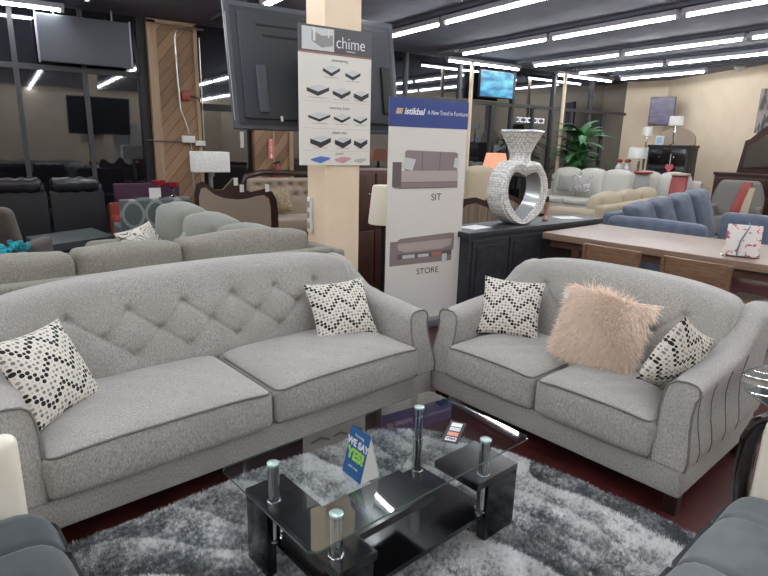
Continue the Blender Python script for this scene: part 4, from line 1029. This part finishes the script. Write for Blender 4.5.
g1 = G(); g2 = G(); f1 = []; f2 = []
for i in range(64):
    for j in range(n9):
        a = i*n9+j; b = i*n9+(j+1) % n9; c = ((i+1) % 64)*n9+(j+1) % n9; d = ((i+1) % 64)*n9+j
        (f2 if j == 3 else f1).append((a, b, c, d))
g1.add(vs, f1); g1.obj('heart_body', m_bead, hv); g2.add(vs, f2); g2.obj('mosaic_lining', m_mosaic, hv)
G().lathe([(.12, .60), (.10, .65), (.105, .70), (.14, .78), (.18, .85), (.205, .90), (.18, .905), (.10, .80), (.05, .70)], seg=40).obj('cup', m_bead, hv)
G().tube([(.195*math.cos(a*PI/20), .195*math.sin(a*PI/20), .905) for a in range(40)], .017, 8, True).obj('cup_rim', m_mosaic, hv)
for (px, py, lab, r) in ((3.72, 4.05, 'white flyer on the left end of black sideboard', .2), (5.25, 4.2, 'white flyer on the right end of black sideboard', -.3)):
    tag(G().box(-.14, .14, -.1, .1, 0, .002).obj('flyer', m_white, smooth=False), lab, 'paper', 'flyers on the sideboard', (px, py, .851), r)
fl = thing('perfume_bottle', 'small gold bottle with black cap right of the heart vase', 'bottle', (4.78, 4.12, .85))
G().lathe([(.03, 0), (.035, .02), (.012, .06), (.02, .14), (.03, .2)], seg=12).obj('body', M('rose_gold', 'b98f78', .3, .5), fl); G().rbox(-.02, .02, -.02, .02, .2, .26, .004).obj('cap', m_dark, fl)

# tufted sofas with carved frames behind sideboard
for (lx, ly, rz_, lab) in ((5.05, 6.0, -8, 'ribbed back carved settee behind the heart vase, left one'), (6.1, 6.5, -8, 'ribbed back carved settee behind the heart vase, right one')):
    t = thing('carved_settee', lab, 'settee', (lx, ly, 0), math.radians(rz_), 'carved settees behind sideboard')
    G().prism([(0, .3), (0, .62), (.08, .80), (.22, .90), (.40, .92), (.60, .86), (.85, .74), (.95, .6), (.95, .3)], 0, .06).obj('back_frame', m_woodfr, t, smooth=False)
    def rib(x, y, z): return (x, y-.012*abs(math.sin(x*75)) if y < 0 else y, z)
    g_ = G().prism([(.07, .35), (.07, .6), (.15, .74), (.26, .82), (.40, .84), (.58, .78), (.78, .68), (.87, .56), (.87, .35)], -.015, 0); g_.obj('back_panel', M('ribbed_tan', '8f7f6c', .8, col2='6d5e4e', scale=30, stretch=(1, 1, .02)), t, smooth=False)
    G().rbox(.05, .9, .06, .6, .25, .45, .04).obj('seat', m_tan2, t)
    for a in (.04, .91):
        for y in (.04, .56): G().lathe([(.02, 0), (.035, .28)], (a, y, 0), 10).obj('leg', m_woodfr, t)
def couch(name, label, cat, loc, rz_, W, D, H, mat, cmat, n, group=None, sc_=.42, arms=True, ah=.62):
    t = thing(name, label, cat, loc, rz_, group)
    G().rbox(0, W, .02, D, .06, .36, .03, (4, 2, 1)).obj('base', mat, t)
    G().rbox(0, W, D-.18, D, .3, H-.12, .06, (4, 1, 2)).obj('back_frame', mat, t)
    a0 = .2 if arms else .02; w = (W-2*a0)/n
    for i in range(n):
        cush(a0+i*w+.005, a0+(i+1)*w-.005, .0, D-.2, .34, .48, t, mat, 'seat_cushion', .05, .02)
        cush(a0+i*w+.01, a0+(i+1)*w-.01, D-.42, D-.18, .46, H, t, cmat, 'back_cushion', .08, .06, .1)
    if arms:
        for x in (0, W-.2): G().rbox(x, x+.2, 0, D-.02, .08, ah, .09, (2, 4, 2)).obj('arm', mat, t)
    return t
couch('beige_sofa', 'beige plush rolled sofa behind carved settees with lit orange lamp beyond', 'sofa', (5.3, 7.2, 0), math.radians(-5), 2.3, .95, 1.22, m_creamfab, m_creamfab, 3)
o = pillow_g(.4, .36, .14).obj('olive_pillow', M('olive_print', '76795f', .8, col2='a09c84', scale=18), angle=180); tag(o, 'olive print pillow on the beige plush sofa near banner', 'pillow'); place(o, (5.62, 7.25, .78), (1, -.1, 0), (0, .2, .9))
ol = thing('lit_table_lamp', 'lamp with glowing orange shade left of the heart vase', 'lamp', (8.35, 8.6, .0))
G().prism([(-.27, 1.18), (-.17, 1.49), (.17, 1.49), (.27, 1.18)], -.1, .1).obj('lamp_shade', m_orange, ol, smooth=False); G().lathe([(.12, .65), (.12, .68), (.04, .75), (.06, .95), (.02, 1.2)], seg=14).obj('base', m_dark, ol); G().rbox(-.3, .3, -.2, .2, 0, .65, .02).obj('stand', m_dark, ol)
ol2 = None

# blue screen television on the glass, purple ones
def wall_tv(label, loc, rz_, w, h, m, n='television'):
    t = thing(n, label, 'television', loc, rz_); G().rbox(-w/2, w/2, 0, .07, 0, h, .01).obj('casing', m_dark, t); G().box(-w/2+.02, w/2-.02, -.004, 0.001, .03, h-.02).obj('screen', m, t, smooth=False); return t
wall_tv('bright blue screen television hung before the glass wall', (10.07, 10.5, 2.74), 0, 1.1, .62, m_screenblue)
wall_tv('purple screen television on the beige right wall', (14.98, 9.26, 2.28), math.radians(-62), .62, .74, m_purplescreen)
G_ = None
# ------------------------------------------------------------------ right background
ws = couch('white_sectional', 'white sectional sofa with patterned pillow, before the palm', 'sofa', (10.75, 9.75, 0), math.radians(-78), 3.5, 1.05, 1.12, m_whitefab, m_whitefab, 5)
for (p, mt_, lab, s_) in (((11.25, 8.72, .82), m_greek, 'grey lattice print pillow on white sectional', .5), ((11.35, 9.25, .80), m_greyfab, 'plain grey pillow on the white sectional', .45)):
    o = pillow_g(s_, s_*.9, .16).obj('sectional_pillow', mt_, angle=180); tag(o, lab, 'pillow'); place(o, p, (.2, -.98, 0), (.3, .06, .9))
for (p, m_, lab) in (((11.42, 7.35, .55), m_greyfab, 'grey and red throw over white sectional back, left one'), ((11.6, 6.62, .55), m_red, 'red throw with tassel over white sectional back, right one')):
    g_ = G().rbox(-.14, .14, -.06, .42, .42, .62, .02, (2, 4, 2)).rbox(-.14, -.0, .0, .40, .62, .66, .01)
    t = thing('throw_blanket', lab, 'blanket', (p[0], p[1], 0), math.radians(-78), 'throws on the white sectional')
    G().rbox(-.16, .16, -.02, .05, .58, 1.16, .02, (2, 1, 4), lambda x, y, z: (x, y+(z-.5)*.2, z)).obj('fabric', m_, t); G().rbox(-.16, .16, .02, .30, 1.12, 1.17, .02).obj('fold', m_red if m_ is m_greyfab else m_creamfab, t)
# palm
pt = thing('potted_palm', 'tall leafy green palm in dark pot against the glass wall', 'plant', (12.35, 9.75, 0))
G().lathe([(.16, 0), (.22, .45), (.2, .45)], seg=16).obj('pot', m_pot, pt); G().tube([(0, 0, .4), (.03, 0, .9), (0, .02, 1.9)], .03).obj('trunk', m_woodfr, pt)
lf = G()
for i in range(80):
    a = random.uniform(0, 2*PI); ln = random.uniform(.6, 1.0); el = random.uniform(.15, 1.35); z0 = random.uniform(.9, 1.95)
    pts = []
    for s_ in range(9):
        f = s_/8; pts.append(Vector((math.cos(a)*ln*f*math.cos(el*(1-f*.3)), math.sin(a)*ln*f*math.cos(el), z0+ln*f*math.sin(el)-ln*.45*f*f)))
    for s_ in range(1, 9):
        p = pts[s_]; d = (pts[s_]-pts[s_-1]).normalized(); sd_ = d.cross(Vector((0, 0, 1))).normalized()
        for sg in (-1, 1):
            for q in (0, .5):
                b0 = pts[s_-1].lerp(p, q); tip = b0+sd_*sg*.17*(1-.5*s_/8)+d*.09-Vector((0, 0, .03)); w = .024
                lf.add([b0-d*w, b0+d*w, b0.lerp(tip, .5)+d*w*1.3, tip, b0.lerp(tip, .5)-d*w*1.3], [(0, 1, 2, 3, 4)])
lf.obj('foliage', m_leaf, pt, smooth=False)
# white console with lamps and vases
wc = thing('white_console', 'white console table left of black dresser by beige wall', 'console', (13.05, 8.55, 0), math.radians(-75))
G().rbox(-.6, .6, -.2, .2, 1.02, 1.07, .005).obj('top', m_white, wc)
for x in (-.55, .55): G().box(x-.03, x+.03, -.18, .18, 0, 1.02).obj('leg', m_white, wc, smooth=False)
G().box(-.55, .55, -.17, .17, .6, .64).obj('shelf', m_white, wc, smooth=False)
def lamp(lab, loc, zb_, zs0, zs1, w):
    t = thing('drum_lamp', lab, 'lamp', loc, 0, 'white shade lamps by beige wall'); G().lathe([(w*.5, zs0), (w*.52, zs0+.01), (w*.48, zs1), (w*.46, zs1)], seg=20).obj('lamp_shade', m_shadew, t); G().lathe([(.08, zb_), (.08, zb_+.02), (.02, zb_+.04), (.035, (zb_+zs0)/2), (.015, zs0+.02)], seg=12).obj('stem', m_chrome, t); return t
lamp('wide white shade lamp standing on the white console', (13.0, 8.45, 0), 1.07, 1.42, 1.68, .52)
lamp('small white shade lamp highest, left of purple screen', (13.12, 8.40, 0), 1.07, 1.97, 2.16, .22)
lamp('white shade lamp on top of the black dresser', (12.72, 7.48, 0), 1.745, 2.17, 2.37, .30)
for (x, y, lab) in ((12.95, 8.95, 'silver and red vase on white console, leftmost'), (12.95, 8.72, 'silver and red vase on white console, middle'), (13.05, 8.08, 'silver and red vase on white console, rightmost')):
    t = thing('vase', lab, 'vase', (x, y, 1.07), 0, 'vases on the white console'); G().lathe([(.05, 0), (.09, .08), (.08, .14), (.04, .2), (.05, .24)], seg=14).obj('body', m_ltop, t); G().sphere((0, 0, .28), .08, 10, (1, 1, .6)).obj('red_blooms', m_red, t)
# black dresser
bd = thing('black_dresser', 'tall black chest of drawers by the beige wall', 'dresser', (12.5, 7.93, 0), math.radians(-84))
G().rbox(-.02, .92, -.02, .5, 1.69, 1.745, .005).obj('top', m_dark, bd); G().rbox(0, .90, 0, .48, .05, 1.69, .005).obj('body', m_dark, bd)
for i in range(4):
    d_ = G().rbox(.04, .86, -.015, .005, .1+.4*i, .46+.4*i, .005).obj('drawer', m_blackwood, bd); G().sphere((.28, -.03, .28+.4*i), .018, 8).obj('knob', m_chrome, d_); G().sphere((.62, -.03, .28+.4*i), .018, 8).obj('knob', m_chrome, d_)
t = thing('heart_tag', 'red heart shaped tag hanging on the black dresser front', 'tag', (12.52, 7.37, 1.25), math.radians(-84)); G().prism([(0, -.1), (.09, 0), (.08, .07), (.03, .08), (0, .04), (-.03, .08), (-.08, .07), (-.09, 0)], -.03, -.02).obj('panel', M('pink_red', 'b9565c', .5), t, smooth=False); G().tube([(0, -.02, .06), (0, -.02, .3)], .004).obj('string', m_white, t)
am = thing('arched_headboard', 'beige arched headboard standing behind the black dresser', 'headboard', (13.13, 7.75, 0), math.radians(-84))
G().prism([(-.35, 0), (.5, 0), (.5, 1.85)] + [(.075+.425*math.cos(a*PI/12), 1.85+.3*math.sin(a*PI/12)) for a in range(1, 12)] + [(-.35, 1.85)], 0, .08).obj('panel', m_tan, am, smooth=False)
t = thing('photo_frame', 'small light blue picture frame on black dresser', 'frame', (12.6, 7.75, 1.745), math.radians(-84)); G().rbox(-.09, .09, 0, .03, 0, .2, .005).obj('border', m_ltop, t); G().box(-.06, .06, -.004, 0, .03, .17).obj('picture', M('pale_blue', '7fa3bd', .4), t, smooth=False)
# mirror dresser
md = thing('mirror_dresser', 'dark wood dresser with arched mirror at right edge', 'dresser', (12.3, 6.25, 0), math.radians(-100))
G().rbox(-.02, 1.9, -.02, .5, 1.16, 1.22, .006).obj('top', m_woodfr, md); G().rbox(0, 1.88, 0, .48, .05, 1.16, .006).obj('body', m_woodfr, md)
for i in range(3):
    for j in range(2):
        d_ = G().rbox(.05+.91*j, .92+.91*j, -.015, .005, .1+.35*i, .42+.35*i, .006).obj('drawer', m_woodfr, md); G().tube([(.4+.91*j, -.03, .26+.35*i), (.56+.91*j, -.03, .26+.35*i)], .012).obj('handle', m_chrome, d_)
mo = [(.25, 1.22), (.33, 1.85), (.42, 1.88)] + [(.5+.7*f, 1.93+.25*math.sin(f*PI)) for f in (.15, .3, .5, .7, .85)] + [(1.25, 1.97), (1.37, 1.95), (1.48, 1.22)]
mi = [(.36, 1.32), (.41, 1.76), (.5, 1.79)] + [(.55+.62*f, 1.80+.2*math.sin(f*PI)) for f in (.2, .4, .5, .6, .8)] + [(1.2, 1.85), (1.27, 1.82), (1.32, 1.34)]
mf = G().prism(mo, .3, .36).obj('mirror_frame', m_woodfr, md, smooth=False); G().prism(mi, .285, .3).obj('mirror_glass', M('mirror_silver', 'd8d8d8', .03, 1.), md, smooth=False)
pc = thing('wall_picture', 'grey city photograph canvas on beige wall, right edge', 'picture', (14.35, 6.22, 2.05), math.radians(-66+0))
G().rbox(-.32, 1.0, -.04, 0, 0, .95, .005).obj('canvas', M('city_print', '8c8580', .6, col2='3f3b3c', scale=5, stretch=(3, 1, .7), lo=.42, hi=.58), pc)
# armchair with grey and red patches
pa = thing('patchwork_armchair', 'rounded grey armchair with red and cream patches before mirror dresser', 'armchair', (10.75, 5.05, 0), math.radians(-70))
m_greyfab = M('worn_grey_fabric', '6e6b66', .85)
G().rbox(-.42, .42, .45, .62, .3, 1.12, .08, (8, 2, 8), lambda x, y, z: (x*(1-.3*max(0, z-.8)**1.2/.3), y+(z-.4)*.1, z)).obj('backrest', m_greyfab, pa)
G().rbox(-.1, .05, .44, .47, .5, 1.10, .01, (2, 1, 4), lambda x, y, z: (x+(z-.5)*.25, y+(z-.4)*.1-.005, z)).obj('red_patch', m_red, pa); G().rbox(.07, .2, .44, .47, .5, 1.0, .01, (2, 1, 4), lambda x, y, z: (x+(z-.5)*.1, y+(z-.4)*.1-.004, z)).obj('cream_patch', m_creamfab, pa)
G().rbox(-.42, .42, 0, .5, .15, .48, .06).obj('seat', m_greyfab, pa)
for x in (-.42, .3): G().rbox(x, x+.12, 0, .5, .15, .68, .05).obj('arm', m_greyfab, pa)
# cream sofa and blue sofa
couch('cream_sofa', 'cream rolled arm sofa between white sectional and blue sofa', 'sofa', (10.15, 6.97, 0), math.radians(195), 3.1, .95, .91, m_creamfab, m_creamfab, 3, ah=.72)
bs = thing('blue_sofa', 'dusty blue velvet corner sofa behind the walnut dining table', 'sofa', L(7.0, 2.2), YAW)
G().rbox(0, .24, .2, 1.38, .1, .80, .09, (2, 6, 3), lambda x, y, z: (x, y, z-.02*abs(y-.8))).obj('arm', m_blue, bs)
G().rbox(.2, 2.2, .2, 1.5, .1, .42, .05).obj('base', m_blue, bs)
def chan(x, y, z):
    s_ = ((x*1.0+y*.0)/.27) % 1.0; return (x, y + (.03*math.exp(-(min(s_, 1-s_)/.12)**2) if y < 1.3 else 0), z+.03*math.sin(PI*s_))
for i in range(4):
    cc_ = ((.52+.42*i), 1.1-.08*i, .68+.02*i); f_ = puff(cc_, (.24, .12, .26+.02*i), .035)
    G().rbox(cc_[0]-.24, cc_[0]+.24, cc_[1]-.12, cc_[1]+.12, .42, .92+.045*i, .05, (8, 4, 6), lambda x, y, z, f_=f_: (lambda q: (q[0]-.35*(q[2]-.7), q[1]+.2*(q[2]-.5), q[2]+.12*(q[0]-cc_[0])))(f_(x, y, z))).obj('back_cushion', m_blue, bs)
G().rbox(.2, 2.2, 1.38, 1.55, .1, .80, .06).obj('back_frame', m_blue, bs)
G().rbox(1.10, 1.34, -1.6, .42, .1, .86, .09, (2, 8, 3)).obj('back_frame', m_blue, bs)
# dining table, chairs, bench
dt = thing('dining_table', 'walnut dining table behind the loveseat', 'table', L(4.88, .3), YAW)
G().rbox(0, 1.12, 0, 2.83, .735, .80, .006).obj('tabletop', [m_table], dt)
G().rbox(.06, 1.06, .06, 2.77, .66, .735, .004).obj('apron', m_tableside, dt)
for x in (.14, .98):
    for y in (.3, 2.5): G().prism([(x-.04, 0), (x+.04, 0), (x+.07, .7), (x-.07, .7)], y-.04, y+.04, 'y').obj('leg', m_tableside, dt, smooth=False)
def dchair(lab, y, first=None):
    t = thing('dining_chair', lab, 'chair', L(4.38, y), YAW, 'walnut dining chairs at the table')
    G().rbox(0, .44, -.23, .23, .43, .47, .01).obj('seat', m_chairw, t)
    g_ = G().rbox(-.045, -.02, -.24, .24, .60, .85, .008, (1, 6, 2), lambda x, y, z: (x-.025*(1-(y/.24)**2), y, z)); g_.obj('backrest', m_chairw, t)
    for yy in (-.225, .225):
        G().prism([(-.05, .47), (-.01, .47), (-.03, .84), (-.06, .84)], yy-.015, yy+.015, 'y').obj('back_post', m_chairw, t, smooth=False)
        for x in (.0, .41): G().box(x-.02, x+.02, yy-.02, yy+.02, 0, .45).obj('leg', m_chairw, t, smooth=False)
    return t
dchair('walnut dining chair behind the loveseat, left of the two', 2.14); dchair('walnut dining chair behind the loveseat, right of the two', 1.50)
be = thing('dining_bench', 'walnut bench under the right end of the dining table', 'bench', L(4.88, .40), YAW)
G().rbox(0, .38, 0, 1.05, .44, .485, .006).obj('seat', m_table, be)
for y in (.1, .85): G().box(.04, .08, y-.03, y+.03, 0, .44).box(.30, .34, y-.03, y+.03, 0, .44).obj('leg', m_chairw, be, smooth=False)
# magazine holder on table
mh = thing('brochure_holder', 'white red lettered brochure bundle with blue ribbon on dining table', 'brochure', L(5.08, 1.44, .80), YAW-math.radians(75))
G().rbox(-.12, .12, -.02, .0, .01, .25, .004, fn=lambda x, y, z: (x, y+z*.25, z)).obj('front_sheet', M('brochure_print', 'd5cfcc', .5, col2='b04e55', scale=26, lo=.56, hi=.62), mh)
G().rbox(-.11, .11, .09, .11, .01, .24, .004, fn=lambda x, y, z: (x, y-z*.2, z)).obj('back_sheet', m_white, mh)
G().rbox(-.13, .13, -.03, .13, .0, .012, .003).obj('base', m_clear, mh)
G().tube([(-.03, -.03, .0), (-.02, -.0, .12), (.03, .05, .24), (.02, .09, .26)], .014, 6, sq=(1, .4)).obj('ribbon', M('teal_ribbon', '5f7c8c', .5), mh)
# security dome
sd2 = thing('security_dome', 'small dome camera on the ceiling near beige wall', 'camera', (14.4, 7.15, CZ)); G().lathe([(.12, 0), (.12, -.04), (.02, -.12)][::-1], seg=16).obj('dome', m_ltop, sd2)

# ------------------------------------------------------------------ world
w = bpy.data.worlds.new('world'); SC.world = w; w.use_nodes = True; w.node_tree.nodes['Background'].inputs[0].default_value = (.02, .02, .025, 1)
w.node_tree.nodes['Background'].inputs[1].default_value = .3
bpy.context.view_layer.update()
